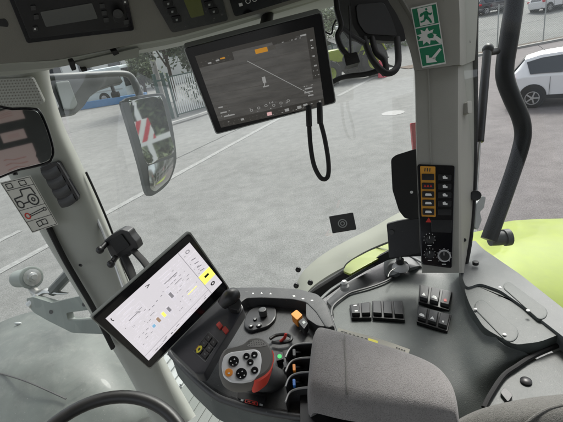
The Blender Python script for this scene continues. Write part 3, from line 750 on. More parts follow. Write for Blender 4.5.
# panel
pp_ = pl3((422, 165, .899), (450, 165, .886), (436, 262, .893))
pc = [(417.5, 164), (455, 165.5), (452, 268.5), (421.5, 264.5)]
pt = thing('control_panel', pp_.at(437, 262), 'tall black panel with orange framed light switches and three dials on the door pillar', 'control panel')
b = MB(); b.slab(pp_, rnd(pc, 2.5), .004, .012, M_gloss, .0015); b.build('face_plate', pt)
b = MB(); X0, X1 = 420.2, 435.6
b.slab(pp_, rnd([(X0, 166), (X1-.2, 166.5), (X1+.2, 217), (X0+1.4, 216.5)], 1), .005, .001, M_amber, .0003)
for k in range(3): line(b, Quad([(X0, 166), (X1, 166.5), (X1, 175), (X0, 174.5)], pl=pp_), [(.3+k*.16, .25), (.28+k*.16, .65)], .03, M_ink, .0054)
b.build('orange_frame', pt)
cy_ = [177, 186, 194.5, 203, 211.8]
for k, y in enumerate(cy_):
    b = MB(); x0, x1 = 421.9+k*.2, 434.2
    b.slab(pp_, rnd([(x0, y-3.4), (x1, y-3.1), (x1+.1, y+3.2), (x0, y+3)], .9), .0085, .004, M_blk, .0008)
    if k == 1: 
        for uu in (425, 428, 431): b.mark(pp_, [(uu-1.3, y+1), (uu, y-1.6), (uu+1.3, y+1)], .0089, M_red)
    elif k > 1: b.mark(pp_, rnd([(425.5, y-1.2), (431, y-1.0), (432, y+1.3), (425, y+1.2)], .8), .0089, M_white)
    b.build('rocker_switch', pt)
    b = MB(); b.slab(pp_, rnd([(438.2, y-2.6), (451.5, y-2.3), (451.2, y+3.6), (438.2, y+3.4)], .9), .0065, .003, M_blk, .0008)
    if k < 4: b.mark(pp_, [(443, y+1.8), (442.6, y-.6), (445, y-1.6), (446.2, y+.2), (447.6, y+.4), (447.4, y+2)], .0069, M_white)
    b.build('rocker_switch', pt)
b = MB(); b.mark(pp_, [(425.6, 222.2), (428.8, 217.4), (431.6, 222.4)], .0046, M_red); b.build('warning_triangle', pt)
b = MB(); b.slab(pp_, rnd([(431, 219.5), (452, 220), (451.5, 233), (431.5, 232)], 1), .005, .002, M_blk, .0006); b.build('blank_plate', pt)
for u, v, r in ((429.5, 239, .0105), (429.7, 253.8, .0105), (444, 255.8, .0135)):
    b = MB(); b.knob(pp_, u, v, r, .004, .003, M_silver if u > 440 else M_blk, 26, .0006); b.knob(pp_, u, v, r*.72, .007, .012, M_blk, 26, .0012)
    c0 = pp_.at(u, v, .0195); b.box(c0+UP*r*.35, RGT*0+pp_.n.cross(UP)*.0006, UP*r*.28, pp_.n*.0004, M_white)
    rr = r/ .893*FPX
    for k in range(9):
        a = PI*.75+k*PI*1.5/8; uu, vv = u+math.cos(a)*rr*1.18, v+math.sin(a)*rr*1.18
        b.mark(pp_, circ(uu, vv, .45, 6), .0046, M_white)
    b.mark(pp_, [(u-2, v+rr*1.3), (u+2, v+rr*1.3), (u+2, v+rr*1.3+.8), (u-2, v+rr*1.3+.8)], .0046, M_white)
    b.build('dial', pt)
# emergency exit sign
eq = Quad([(410.5, 8.5), (436.3, 2.8), (445.6, 63.5), (421.8, 67.8)], pl=pl3((412, 10, .862), (440, 10, .848), (430, 66, .886)))
b = MB(); hh = .0095
b.rect(eq, 0, 0, 1, 1, hh, M_white, .0006)
h1, h2, h3 = hh+.0005, hh+.001, hh+.0015
for t0, t1 in ((.025, .325), (.345, .655), (.675, .975)): b.rect(eq, .04, t0, .96, t1, h1, M_green)
# running man through a door
b.rect(eq, .24, .035, .80, .315, h2, M_white)
def F(pts, m, h): b.face([eq.st(x, y, h) for x, y in pts], m)
F([(.52, .06), (.6, .055), (.62, .085), (.55, .095)], M_green, h3)
F([(.44, .105), (.58, .095), (.64, .13), (.60, .20), (.46, .19)], M_green, h3)
F([(.44, .11), (.32, .125), (.28, .17), (.34, .175), (.38, .145), (.47, .14)], M_green, h3)
F([(.6, .12), (.72, .15), (.78, .13), (.76, .165), (.70, .18), (.58, .155)], M_green, h3)
F([(.50, .18), (.61, .19), (.68, .24), (.72, .30), (.64, .30), (.58, .25), (.49, .215)], M_green, h3)
F([(.46, .17), (.55, .20), (.44, .26), (.28, .27), (.27, .245), (.40, .235)], M_green, h3)
# broken pane and fist
star = []
for k in range(18):
    a = 2*PI*k/18; r = (.40 if k % 2 == 0 else .24); star.append((.42+r*math.cos(a), .50+r*.36*math.sin(a)))
F(star, M_white, h2)
F([(.46, .47), (.62, .455), (.70, .50), (.66, .545), (.50, .54), (.44, .505)], M_green, h3)
F([(.62, .53), (.72, .49), (.96, .59), (.96, .65), (.86, .65)], M_white, h3)
# arrow down to the left
F([(.84, .73), (.91, .755), (.55, .895), (.45, .865)], M_white, h2)
F([(.22, .935), (.25, .80), (.37, .815), (.36, .855), (.62, .865), (.60, .91), (.66, .945)], M_white, h2)
b.build('exit_sign', label='green and white emergency exit sticker with running man and arrow on the door pillar', cat='sign')
# black lock covers behind the pillar
b = MB(); lp = pl3((400, 150, .97), (418, 150, .96), (405, 240, .98))
b.slab(lp, rnd([(391, 159), (395.5, 155), (413, 149.5), (420, 148), (422, 220), (405, 218.5), (399, 211), (392.5, 190)], 2.5), 0, .02, M_rub, .003)
c0 = lp.at(411.5, 192.2, .001); b.cyl(c0, c0+lp.n*.003, .0035, M_white, 12)
b.build('lock_cover', label='black rubber cover with one white stud beside the door pillar', cat='cover')
b = MB(); b.slab(lp, rnd([(386.5, 224), (400, 220.5), (424, 218), (425, 252), (405, 256), (389, 259), (388, 240)], 2.5), .002, .025, M_blk, .003)
c0 = lp.at(391.5, 232, .003); b.cyl(c0, c0+lp.n*.004, .006, M_pod, 14); b.build('lock_housing', label='black plastic lock housing low beside the door pillar above the green strip', cat='cover')
b = MB(); b.slab(pl3((412, 122, 1.02), (420, 122, 1.02), (414, 150, 1.03)), rnd([(411, 123), (419, 122), (421, 151), (413.5, 151)], 1), 0, .012, mat('red_reflector', (.6, .03, .05), .25), .002)
b.build('reflector', label='red upright reflector just showing left of the door pillar', cat='reflector')

# ---------------- upper monitor
mq = Quad([(183, 48), (322.5, 11.5), (336.5, 103), (216, 135)], .72)
mo = thing('display_monitor', ctr(mq.c), 'wide black monitor showing a dim camera picture, hanging below the overhead console', 'monitor')
b = MB(); b.slab(mq.pl, rnd([(183, 48), (322.5, 11.5), (336.5, 103), (216, 135)], 3), -.003, .028, M_galv, .003); b.build('housing', mo)
b = MB(); b.slab(mq.pl, rnd([(184.2, 48.6), (321.6, 12.9), (335.4, 102.3), (216.6, 133.8)], 3), 0, .006, M_gloss, .0012)
for u, v in ((242, 35.5), (247, 34.5), (252, 33)): b.mark(mq.pl, circ(u, v, .6, 8), .0004, M_pod)
b.build('bezel', mo)
ms = Quad([(195, 56), (313.5, 27), (324.5, 105), (221, 127.5)], pl=mq.pl)
def cam_screen():
    m = bpy.data.materials.new('camera_picture'); m.use_nodes = True; nt = m.node_tree; N = nt.nodes; L = nt.links; b_ = N['Principled BSDF']
    b_.inputs['Base Color'].default_value = (.01, .01, .01, 1); b_.inputs['Roughness'].default_value = .12
    tc = N.new('ShaderNodeTexCoord'); no = N.new('ShaderNodeTexNoise'); no.inputs['Scale'].default_value = 22; no.inputs['Detail'].default_value = 8; no.inputs['Roughness'].default_value = .7
    mp = N.new('ShaderNodeMapping'); mp.inputs['Scale'].default_value = (.5, .5, 3.5)
    L.new(tc.outputs['Object'], mp.inputs[0]); L.new(mp.outputs[0], no.inputs[0])
    rp = N.new('ShaderNodeValToRGB'); rp.color_ramp.elements[0].position = .3; rp.color_ramp.elements[1].position = .75
    rp.color_ramp.elements[0].color = (.036, .035, .033, 1); rp.color_ramp.elements[1].color = (.09, .086, .08, 1)
    L.new(no.outputs['Fac'], rp.inputs[0]); L.new(rp.outputs[0], b_.inputs['Emission Color']); b_.inputs['Emission Strength'].default_value = .5
    return m
M_field = cam_screen()
E_w = mat('screen_white', (.2, .2, .2), .3, emit=.13, ecol=(.8, .8, .78)); E_or = mat('screen_orange', (.6, .25, .02), .3, emit=.16, ecol=(.9, .42, .05))
E_d = mat('screen_dark', (.01, .01, .01), .3, emit=.5, ecol=(.03, .028, .025)); E_pk = mat('screen_pink', (.6, .3, .3), .3, emit=.3, ecol=(.8, .5, .5)); E_g = mat('screen_grey', (.05, .05, .05), .3, emit=.12, ecol=(.2, .185, .16))
b = MB(); b.rect(ms, 0, 0, 1, 1, .0004, M_field, .0003)
b.rect(ms, 0, 0, 1, .055, .0007, E_d); b.rect(ms, .0, .90, 1, 1, .0007, E_d); b.rect(ms, .0, .05, .3, .15, .0007, E_d); b.rect(ms, .93, .05, 1, .62, .0007, E_d)
b.rect(ms, .485, .09, .59, .145, .001, E_or); b.rect(ms, .60, .09, .66, .14, .001, E_g); b.rect(ms, .64, .05, .84, .09, .0007, E_d)
line(b, ms, [(.40, .2), (.88, .80)], .0028, E_w, .001, .75)
for k in range(6): line(b, ms, [(.0, .22+k*.1), (1., .24+k*.11)], .0014, E_g, .0009, .75)
b.rect(ms, .485, .44, .515, .52, .001, E_w); b.rect(ms, .475, .56, .53, .575, .001, E_w); line(b, ms, [(.5, .52), (.49, .56)], .004, E_w, .001); 
for s_, t_, w_, k_ in ((.08, .11, .03, 0), (.15, .1, .03, 0), (.19, .09, .04, 1), (.88, .05, .05, 0), (.955, .13, .025, 0), (.955, .22, .02, 0), (.955, .32, .02, 0), (.955, .44, .025, 0), (.04, .70, .04, 0), (.04, .78, .06, 0), (.06, .84, .1, 0), (.84, .71, .07, 0), (.83, .76, .08, 0), (.86, .81, .05, 0)):
    b.rect(ms, s_, t_, s_+w_, t_+.018, .0012, [E_w, E_or][k_])
rr_ = random.Random(5)
for cs, ce, ct0, ct1, dn in ((.02, .14, .66, .9, 5), (.30, .72, .80, .89, 3), (.80, .92, .66, .86, 5), (.02, .28, .06, .15, 2), (.66, .9, .055, .10, 1), (.02, .98, .915, .985, 2), (.94, .99, .10, .60, 8)):
    for k in range(dn):
        s_ = cs+rr_.uniform(0, .02); t_ = ct0+(ct1-ct0)*(k+.5)/dn
        while s_ < ce-.01:
            w_ = rr_.uniform(.005, .02); b.rect(ms, s_, t_, min(ce, s_+w_), t_+.009, .0011, rr_.choice((E_w, E_g, E_g))); s_ += w_+rr_.uniform(.008, .06)
for k in range(6): ring(b, ms, .32+k*.07, .845-.01*(k % 3), .012, .0022, E_w, .0012, .75, 10)
b.rect(ms, .45, .925, .495, .975, .0012, E_pk); b.rect(ms, .62, .93, .66, .97, .0012, E_w); b.rect(ms, .74, .93, .78, .97, .0012, E_w); b.rect(ms, .80, .92, .84, .95, .0012, E_w); b.rect(ms, .2, .93, .23, .96, .0012, E_w); b.rect(ms, .95, .92, .97, .96, .0012, E_w)
b.text(ms.st, '- 14 -', .46, .815, .03, E_w, .0012, w=.1)
b.build('screen', mo)
for u in (309, 320):
    b = MB(); v = 109.5-(u-309)*.25+9; b.cyl(P(u-.5, v-13, .735), P(u+.2, v+8, .735), .0055, M_blk, 12, bev=.001); b.build('connector', mo)
b = MB(); b.tube([P(262, 40, .75), P(268, 10, .80), P(262, -30, .78)], .012, M_blk, 10); b.build('bracket_arm', mo)
b = MB(); b.tube([P(309, 122, .735), P(310.5, 145, .735), P(314, 165, .73), P(321, 178, .73), P(327.5, 177, .73), P(328.5, 163, .73), P(325, 140, .735), P(320, 120, .735)], .0042, M_rub, 10)
b.build('cable', label='black cable hanging in a loop below the wide upper monitor', cat='cable')

# ---------------- cluster right of it
jt = thing('junction_housing', P(380, 10, .78), 'large black curved housing left of the top of the door pillar', 'housing')
b = MB(); jp = pl3((350, 0, .79), (395, 0, .82), (375, 40, .83))
b.slab(jp, rnd([(340, -40), (380, -40), (388, 0), (396, 12), (403.5, 27), (406.5, 41.5), (385, 41), (361, 38.5), (352.5, 25), (350, 0)], 4), 0, .05, M_rub, .006); b.build('shell', jt)
b = MB(); b.slab(jp, rnd([(356, 4), (384, 2), (392, 18), (398, 36), (366, 34), (358, 22)], 4), .004, .01, M_blk, .003); b.build('cover_plate', jt)
kt = thing('hanging_bracket', P(345, 0, .76), 'bent black bracket carrying a small block between the upper monitor and the black housing', 'bracket')
b = MB(); b.tube([P(336, -12, .78), P(337, 8, .77), P(341, 26, .77), P(337.5, 36, .77), (P(342, 49, .77)), P(350, 57, .77)], .0055, M_blk, 8)
b.build('arm', kt); b = MB(); b.tube([P(340, 26, .77), P(352, 36, .78), P(364, 43, .79)], .005, M_blk, 8, smooth=False); b.build('brace', kt)
b = MB(); b.tube([P(349, 6, .775), P(350.5, 54, .775)], .0025, M_blk, 8); b.build('rod', kt)
b = MB(); b.slab(pl3((344, 54, .765), (359, 53, .765), (346, 65, .765)), rnd([(343.5, 54), (357, 51.5), (360.5, 62), (346, 66)], 1.5), 0, .022, M_blk, .002); b.build('block', kt)
for nm, pts, r, lb in (('cable', [(364, 38, .82), (370, 55, .80), (380, 69, .79), (390, 73, .79), (398, 64, .80), (397, 38, .82)], .0065, 'thick black cable looping lowest under the black housing'),
                       ('cable', [(372, 38, .82), (376, 52, .80), (384, 60, .795), (386, 70, .79), (382, 74, .79)], .006, 'short thick black cable inside the lowest loop under the black housing'),
                       ('hose', [(329, 84, .86), (340, 78, .84), (352, 75.5, .82), (366, 74, .81), (380, 70, .80)], .0052, 'black ribbed hose curving from behind the monitor to the cable loops'),
                       ('cable', [(322, 30, .76), (331, 34, .76), (333, 26, .76), (336, 20, .77)], .0015, 'thin black wire curling out beside the upper monitor corner')):
    b = MB(); b.tube([P(*q) for q in pts], r, M_rub, 10); b.build(nm, label=lb, cat=nm)

# ---------------- interior mirror
it = thing('interior_mirror', P(20, 140, .68), 'black framed inside mirror at the left edge of the cab', 'mirror')
ip0 = P(25, 140, .68); tocam = (CAM-ip0).normalized(); ipl = Pl(ip0, tocam + (V((-.15, -1, -.12))-FWD*.75).normalized()*.9)
outl = [(-16, 110), (12, 107.5), (33, 107.5), (41, 111.5), (49, 129), (54.5, 149), (53, 159), (47, 164.5), (20, 171), (-16, 177)]
b = MB(); b.slab(ipl, cr(outl, 4), 0, .02, M_gloss, .002); b.build('housing', it)
b = MB(); b.slab(ipl, cr([(-14, 112.5), (12, 110), (32, 110), (39, 113.5), (46.5, 130), (51.8, 149), (50.5, 157.5), (45.5, 162), (20, 168.5), (-14, 174.5)], 4), .001, .002, M_mirror, .0006); b.build('mirror_glass', it)
b = MB(); b.tube([P(-14, 120, .70), P(-30, 100, .74), P(-40, 70, .76)], .008, M_blk, 10); b.build('stalk', it)
b = MB(); b.tube([P(15, 172.5, .70), P(15.5, 175, .70)], .004, M_blk, 8); b.build('adjuster', it)

# ---------------- outside mirror
ot = thing('outside_mirror', P(150, 150, 1.8), 'tall grey outside mirror with two panes, standing in front of the gate', 'mirror')
m0 = P(150, 140, 1.8); opl = Pl(m0, (CAM-m0).normalized() + (-FWD + RGT*.22 + UP*.02).normalized())
out2 = [(122.5, 104), (125, 99.5), (130, 97), (158, 93), (164, 95), (168, 104), (173, 127), (176.5, 153), (175.5, 166), (170.5, 180), (163, 189), (153, 195.5), (148.5, 195), (145.5, 188), (140, 165), (130, 130)]
M_mh = mat('mirror_housing_grey', (.065, .073, .07), .5, var=.1)
b = MB(); b.slab(opl, cr(out2, 4), 0, .03, M_mh, .008); b.build('housing', ot)
b = MB(); b.slab(opl, cr([(129, 103.5), (134, 100), (157, 96), (162, 98.5), (167, 118), (171, 136), (174, 152), (160, 158.5), (147, 163.5), (139, 138)], 4), .002, .004, M_mirror, .001); b.build('main_pane', ot)
M_mir2 = mat('mirror_glass_wide', (.6, .62, .6), .12, 1.)
b = MB(); rows = [[(148, 166, 1.80), (156, 163, 1.79), (165, 160, 1.785), (173.5, 157, 1.79)], [(149, 177, 1.795), (156, 175, 1.78), (165, 172, 1.775), (173, 168, 1.785)], [(150, 186, 1.80), (156, 186, 1.785), (163, 183, 1.785), (169.5, 178, 1.79)], [(151, 192.5, 1.82), (155, 192, 1.81), (160, 188.5, 1.81), (165, 184, 1.81)]]
rows = [[tuple(opl.at(u, v, .003+(1.80-d)*.5)) for u, v, d in r] for r in rows]
b.grid(rows, M_mir2, .004, 4, pix=False); b.build('wide_angle_pane', ot)
at_ = thing('mirror_arm', P(60, 90, 1.6), 'dark grey bracket arm holding a folded second mirror beyond the front pillar', 'bracket')
b = MB(); b.tube([P(34, 88, 1.5), P(40, 79, 1.52), (P(60, 76.5, 1.56)), P(95, 74.5, 1.66), P(122, 73.5, 1.74), P(131, 77, 1.78), P(137, 88, 1.8), P(142, 102, 1.83)], [.018, .016, .016, .016, .016, .018, .02, .02], M_mh, 12, flat=.8)
b.build('tube', at_)
ap = pl3((45, 80, 1.58), (100, 76, 1.72), (60, 110, 1.6))
b = MB(); b.slab(ap, rnd([(36, 82), (60, 78), (118, 75), (124, 82), (112, 84.5), (100, 88.5), (91, 95), (84, 106), (76, 113), (58, 116), (47, 108), (40, 96)], 3), 0, .03, M_mh, .006); b.build('fairing', at_)
b = MB(); b.slab(ap, rnd([(55, 82), (69, 80), (78, 104), (74, 109), (64, 109)], 2.5), .014, .012, M_dust, .003); b.build('small_mirror', at_)
b = MB(); b.slab(ap, rnd([(44, 86), (50, 84), (60, 108), (54, 108)], 2.5), .012, .01, M_galv, .003); b.build('fold_joint', at_)
b = MB(); b.tube([P(112, 86, 1.72), P(114, 92, 1.72), P(116, 96, 1.72)], .008, M_blk, 8); b.cyl(P(112, 95, 1.72), P(119, 94, 1.72), .012, M_blk, 10); b.build('sensor', at_)
# what the mirrors look back at: a hazard board on the tractor's tail and an added stand-in frame beyond
def refl(pl, u, v, dist):
    r = ray(u, v).normalized(); p = pl.at(u, v); return p, r - pl.n*2*r.dot(pl.n)
p, r = refl(opl, 143, 131, 0); hb = p + r*3.6; x_ = r.cross(UP).normalized(); z_ = -r
b = MB(); W_, H_ = .115, .13
M_hz = mat('hazard_red', (.6, .02, .04), .5)
b.box(hb, x_*W_, UP*H_, r*.012, M_white, .003)
def clip_(pts, a, sgn, lim):
    out = []
    for i in range(len(pts)):
        p0, p1 = pts[i], pts[(i+1) % len(pts)]; i0, i1 = sgn*p0[a] <= lim, sgn*p1[a] <= lim
        if i0: out.append(p0)
        if i0 != i1:
            t = (lim*sgn-p0[a])/(p1[a]-p0[a]); out.append((p0[0]+(p1[0]-p0[0])*t, p0[1]+(p1[1]-p0[1])*t))
    return out
for k in range(-3, 4):
    s_ = k*.15
    pts = [(s_-.07, .2), (s_+.0, .2), (s_+.28, -.2), (s_+.21, -.2)]
    for a_, sg, lm in ((0, 1, W_), (0, -1, W_), (1, 1, H_), (1, -1, H_)):
        if pts: pts = clip_(pts, a_, sg, lm)
    if len(pts) > 2: b.face([hb - r*.016 + x_*a + UP*bb for a, bb in pts], M_hz)
b.build('hazard_board', label='red and white striped hazard board seen in the outside mirror', cat='board')
q_ = p + r*14; xr = V((r.x, r.y, 0)).normalized(); sd = V((-xr.y, xr.x, 0))
mf = thing('frame_standin', V((q_.x, q_.y, 0)), 'white post and beam pergola added behind the tractor for the outside mirror to reflect', 'frame_standin')
for k in range(-2, 3):
    b = MB(); c0 = V((q_.x, q_.y, 0))+sd*k*1.7; b.box(c0+UP*2.4, sd*.10, xr*.10, UP*2.4, M_white, .01); b.build('post', mf)
for z0 in (2.9, 4.7):
    b = MB(); b.box(V((q_.x, q_.y, z0)), sd*3.6, xr*.08, UP*.09, M_white, .01); b.build('beam', mf)
for k in range(-2, 3):
    c0 = V((q_.x, q_.y, 0))+xr*(5+abs(k))+sd*k*3.6
    tree('dark tree behind the white frame, %s in the row seen in the outside mirror' % ('first', 'second', 'third', 'fourth', 'fifth')[k+2], c0, 8.5, 2.6, 5000, M_leaf1, M_leaf2, base=.02, leaf=.28)
# stand-in added for the inside mirror to reflect: dark board with pale pink papers
p, r = refl(ipl, 16, 142, 0); q_ = p + r*1.45; rx = r.cross(UP).normalized(); ry = rx.cross(r)
ct_ = thing('mirror_prop_panel', q_, 'dark stand-in panel with pale pink papers added for the inside mirror to reflect', 'panel')
b = MB(); b.box(q_+r*.01, rx*.34, ry*.3, r*.008, M_pod, .004); b.build('board', ct_)
M_pp = mat('pink_paper', (.62, .47, .46), .7)
for sx, sy, w_, h_2 in ((-.02, .13, .10, .035), (-.03, -.10, .09, .08), (-.0, .03, .05, .022)):
    b = MB(); c0 = q_+rx*sx*-1+ry*sy-r*.002
    b.box(c0, rx*w_, ry*h_2, r*.001, M_pp)
    for t_ in (-.3, 0, .3): b.box(c0-r*.0015+ry*h_2*t_, rx*w_*.5, ry*h_2*.022, r*.0004, mat('faded_red_print', (.5, .2, .18), .7))
    b.build('paper', ct_)
# ---------------- glass panes
gs = pl3((60, 100, 1.19), (420, 100, .96), (250, 300, 1.22))
def pane(name, pl, pix, label):
    b = MB(); top = [pl.at(*q) for q in pix]; b.face(top, M_glass_b if name.startswith('rear') else M_glass); b.build(name, label=label, cat='window pane')
pane('side_window', gs, [(50, 60), (480, -60), (474, 236), (430, 252), (345, 272), (300, 300), (190, 420), (150, 420)], 'large side window pane between the slanting pillar and the door pillar')
wsp = Pl(P(60, 260, 1.33), FWD*1.0 + RGT*.2 - UP*-.12)
pane('windscreen', wsp, [(-150, 90), (-20, 90), (60, 240), (92, 300), (150, 410), (175, 470), (-150, 470)], 'windscreen pane left of the slanting front pillar')
rg = pl3((480, 50, 1.02), (560, 50, 1.03), (520, 240, 1.06))
pane('rear_side_window', rg, [(473, -60), (800, -80), (800, 500), (620, 350), (520, 276), (472, 236)], 'rear side window pane right of the door pillar')
b = MB(); q4 = [(329, 216.5), (353, 212.5), (356.5, 229.5), (332.5, 233.5)]
M_pad = mat('dark_sticker', (.035, .035, .035), .5, var=.15)
b.slab(gs, rnd(q4, 1), .003, .0015, M_pad); 
gq = Quad(q4, pl=gs); ring(b, gq, .5, .5, .17, .02, M_galv, .0036, .75); ring(b, gq, .5, .5, .08, .02, M_galv, .0036, .75)
b.build('window_sticker', label='small square black sticker with round emblem on the side window', cat='sticker')
for u, v, lb in ((298.5, 269, 'upper of the two left black bolts at the lower edge of the side window'), (296.5, 285, 'lower of the two left black bolts at the lower edge of the side window'), (310.5, 282, 'black bolt right of the pair at the lower edge of the side window')):
    b = MB(); c0 = gs.at(u, v, .002); b.cyl(c0, c0+gs.n*.008, .0078, M_blk, 18, bev=.0015); b.cyl(c0+gs.n*.008, c0+gs.n*.010, .0035, M_pod, 10); b.build('glass_bolt', label=lb, cat='bolt', group='bolts on the side window')
# ---------------- phone holder
ht = thing('phone_holder', P(118, 245, 1.16), 'empty black phone holder clamped to the slanting front pillar', 'phone holder')
hp = pl3((105, 243, 1.15), (135, 243, 1.13), (120, 258, 1.16))
b = MB(); b.slab(hp, rnd([(103.5, 241), (111, 235), (121, 229.5), (128.5, 231.5), (131, 236), (136, 242), (138.5, 249), (132, 253), (129, 257), (121, 258.5), (111, 257)], 1.5), 0, .03, M_blk, .003); b.build('cradle', ht)
b = MB(); b.slab(hp, rnd([(109, 242), (121, 234), (130, 246), (117, 254)], 1.5), .004, .008, M_rub, .002); b.build('pad', ht)
for a, c_ in (((124, 256), (134, 280)), ((133, 250), (150, 270))):
    b = MB(); b.tube([P(*a, 1.14), P((a[0]+c_[0])/2+1, (a[1]+c_[1])/2, 1.12), P(*c_, 1.10)], .010, M_rub, 8, flat=.5); b.build('arm', ht)
for a, c_ in (((106, 244), (100, 250)), ((116, 257), (111, 264))):
    b = MB(); b.tube([P(*a, 1.15), P(*c_, 1.13)], .008, M_blk, 10); b.ell(P(*c_, 1.13), V((.011, 0, 0)), V((0, .011, 0)), V((0, 0, .011)), M_blk); b.build('clamp_knob', ht)
b = MB(); b.tube([P(95, 214, 1.2), P(106, 240, 1.2), P(114, 262, 1.2), P(124, 290, 1.2)], .0045, M_steel, 8); b.build('grab_rail', label='thin steel rail running down beside the slanting pillar behind the phone holder', cat='rail')

# ---------------- lower touch display
tq = Quad([(90.5, 318), (190, 231), (230, 288.5), (150, 370)], .74)
to = thing('touch_display', ctr(tq.c), 'bright white touch display in a black frame tilted above the armrest controls', 'monitor')
oc = [(90.5, 318), (190, 231), (230, 288.5), (150, 370)]
b = MB(); b.slab(tq.pl, rnd(oc, 3), -.002, .007, M_pillar, .002); b.build('housing', to)
b = MB(); b.slab(tq.pl, rnd([(92.6, 318.2), (189.6, 233.3), (228.6, 288.6), (150, 368.6)], 3), 0, .006, M_gloss, .0012); b.build('bezel', to)
ts = Quad([(105.5, 318.5), (189.5, 242.5), (222, 282.5), (148.5, 360.5)], pl=tq.pl)
S_ln = mat('screen_line', (.25, .25, .25), .4, emit=.3, ecol=(.35, .33, .36)); S_lt = mat('screen_light_grey', (.5, .5, .5), .4, emit=.5, ecol=(.6, .57, .62))
S_ye = mat('screen_yellow', (.7, .7, .1), .4, emit=.6, ecol=(.85, .82, .15)); S_bl = mat('screen_blue', (.2, .4, .6), .4, emit=.4, ecol=(.25, .5, .7)); S_br = mat('screen_brown', (.3, .2, .12), .4, emit=.4, ecol=(.4, .28, .2)); S_dk = mat('screen_ink', (.03, .03, .03), .4)
b = MB(); b.rect(ts, 0, 0, 1, 1, .0005, M_screen_w, .0004)
A_ = .8
line(b, ts, [(.845, 0), (.845, 1)], .0025, S_ln, .0009, A_); line(b, ts, [(0, .89), (.845, .89)], .0025, S_ln, .0009, A_)
for k in range(5): line(b, ts, [(.845, .18+k*.195), (1, .18+k*.195)], .0015, S_lt, .0009, A_)
b.rect(ts, .847, .575, 1, .77, .0009, S_ye)
b.rect(ts, .895, .64, .95, .68, .0013, S_dk); ring(b, ts, .92, .86, .02, .008, S_dk, .0013, A_); ring(b, ts, .925, .09, .02, .005, S_ln, .0013, A_)
for k in range(4): line(b, ts, [(.90, .25+k*.085), (.95, .27+k*.085)], .006, S_ln, .0013, A_)
for k, m_ in enumerate((S_bl, S_br, S_ye, S_ln)):
    s_ = .225+k*.066; b.rect(ts, s_, .55, s_+.032, .69, .0011, S_lt); b.rect(ts, s_+.002, .56 if k else .6, s_+.030, .65, .0013, m_); line(b, ts, [(s_+.016, .73), (s_+.016, .80)], .003, S_lt, .0013, A_)
b.rect(ts, .52, .33, .56, .56, .0011, S_lt); b.rect(ts, .525, .40, .555, .50, .0013, S_ln)
line(b, ts, [(.03, .045), (.025, .075), (.035, .105)], .004, S_dk, .0013, A_); line(b, ts, [(.42, .04), (.46, .06), (.42, .08)], .004, S_dk, .0013, A_)
for s_, t_, w_, m_ in ((.08, .07, .2, S_lt), (.12, .14, .1, S_lt), (.1, .2, .06, S_lt), (.12, .26, .12, S_ln), (.12, .31, .08, S_lt), (.3, .36, .02, S_ln), (.34, .36, .03, S_ln), (.4, .34, .02, S_ln), (.46, .33, .02, S_ln), (.5, .3, .01, S_ln),
                       (.55, .1, .12, S_lt), (.58, .16, .1, S_lt), (.56, .22, .16, S_ln), (.6, .28, .12, S_lt), (.63, .35, .09, S_ln), (.64, .41, .07, S_lt), (.62, .47, .10, S_lt), (.66, .66, .12, S_ye), (.70, .60, .08, S_lt), (.70, .72, .08, S_lt),
                       (.2, .94, .05, S_ln), (.3, .95, .02, S_dk), (.38, .93, .04, S_ln), (.5, .95, .06, S_lt), (.62, .94, .04, S_lt), (.1, .95, .04, S_ln), (.75, .95, .03, S_ln)):
    b.rect(ts, s_, t_, s_+w_, t_+.012, .0013, m_)
b.text(ts.st, '0.0', .60, .245, .03, S_ln, .0014, w=.05); b.text(ts.st, '12', .1, .4, .03, S_ln, .0014, w=.03); b.text(ts.st, 'km/h', .66, .245, .025, S_ln, .0014, w=.06)
rr_ = random.Random(3)
for cs, ce, ct0, ct1, dn in ((.05, .30, .19, .33, 4), (.10, .36, .38, .52, 3), (.55, .82, .08, .52, 9), (.60, .82, .58, .84, 5), (.06, .20, .55, .84, 6), (.50, .58, .62, .84, 4), (.865, .985, .03, .55, 9), (.05, .82, .905, .975, 2)):
    for k in range(dn):
        s_ = cs; t_ = ct0+(ct1-ct0)*(k+.5)/dn
        while s_ < ce-.02:
            w_ = rr_.uniform(.008, .035); b.rect(ts, s_, t_, min(ce, s_+w_), t_+.009, .0012, rr_.choice((S_ln, S_lt, S_lt))); s_ += w_+rr_.uniform(.006, .05)
for bx in ((.55, .30, .70, .52), (.60, .60, .72, .84), (.05, .54, .2, .84)): line(b, ts, [(bx[0], bx[1]), (bx[2], bx[1]), (bx[2], bx[3]), (bx[0], bx[3]), (bx[0], bx[1])], .0012, S_lt, .0012, A_)
line(b, ts, [(.08, .16), (.3, .16), (.3, .34), (.08, .34), (.08, .16)], .0015, S_lt, .0012, A_)
b.build('screen', to)
b = MB(); b.tube([P(180, 300, .80), P(195, 315, .84), P(205, 330, .86)], .016, M_blk, 12); b.build('support_arm', to)

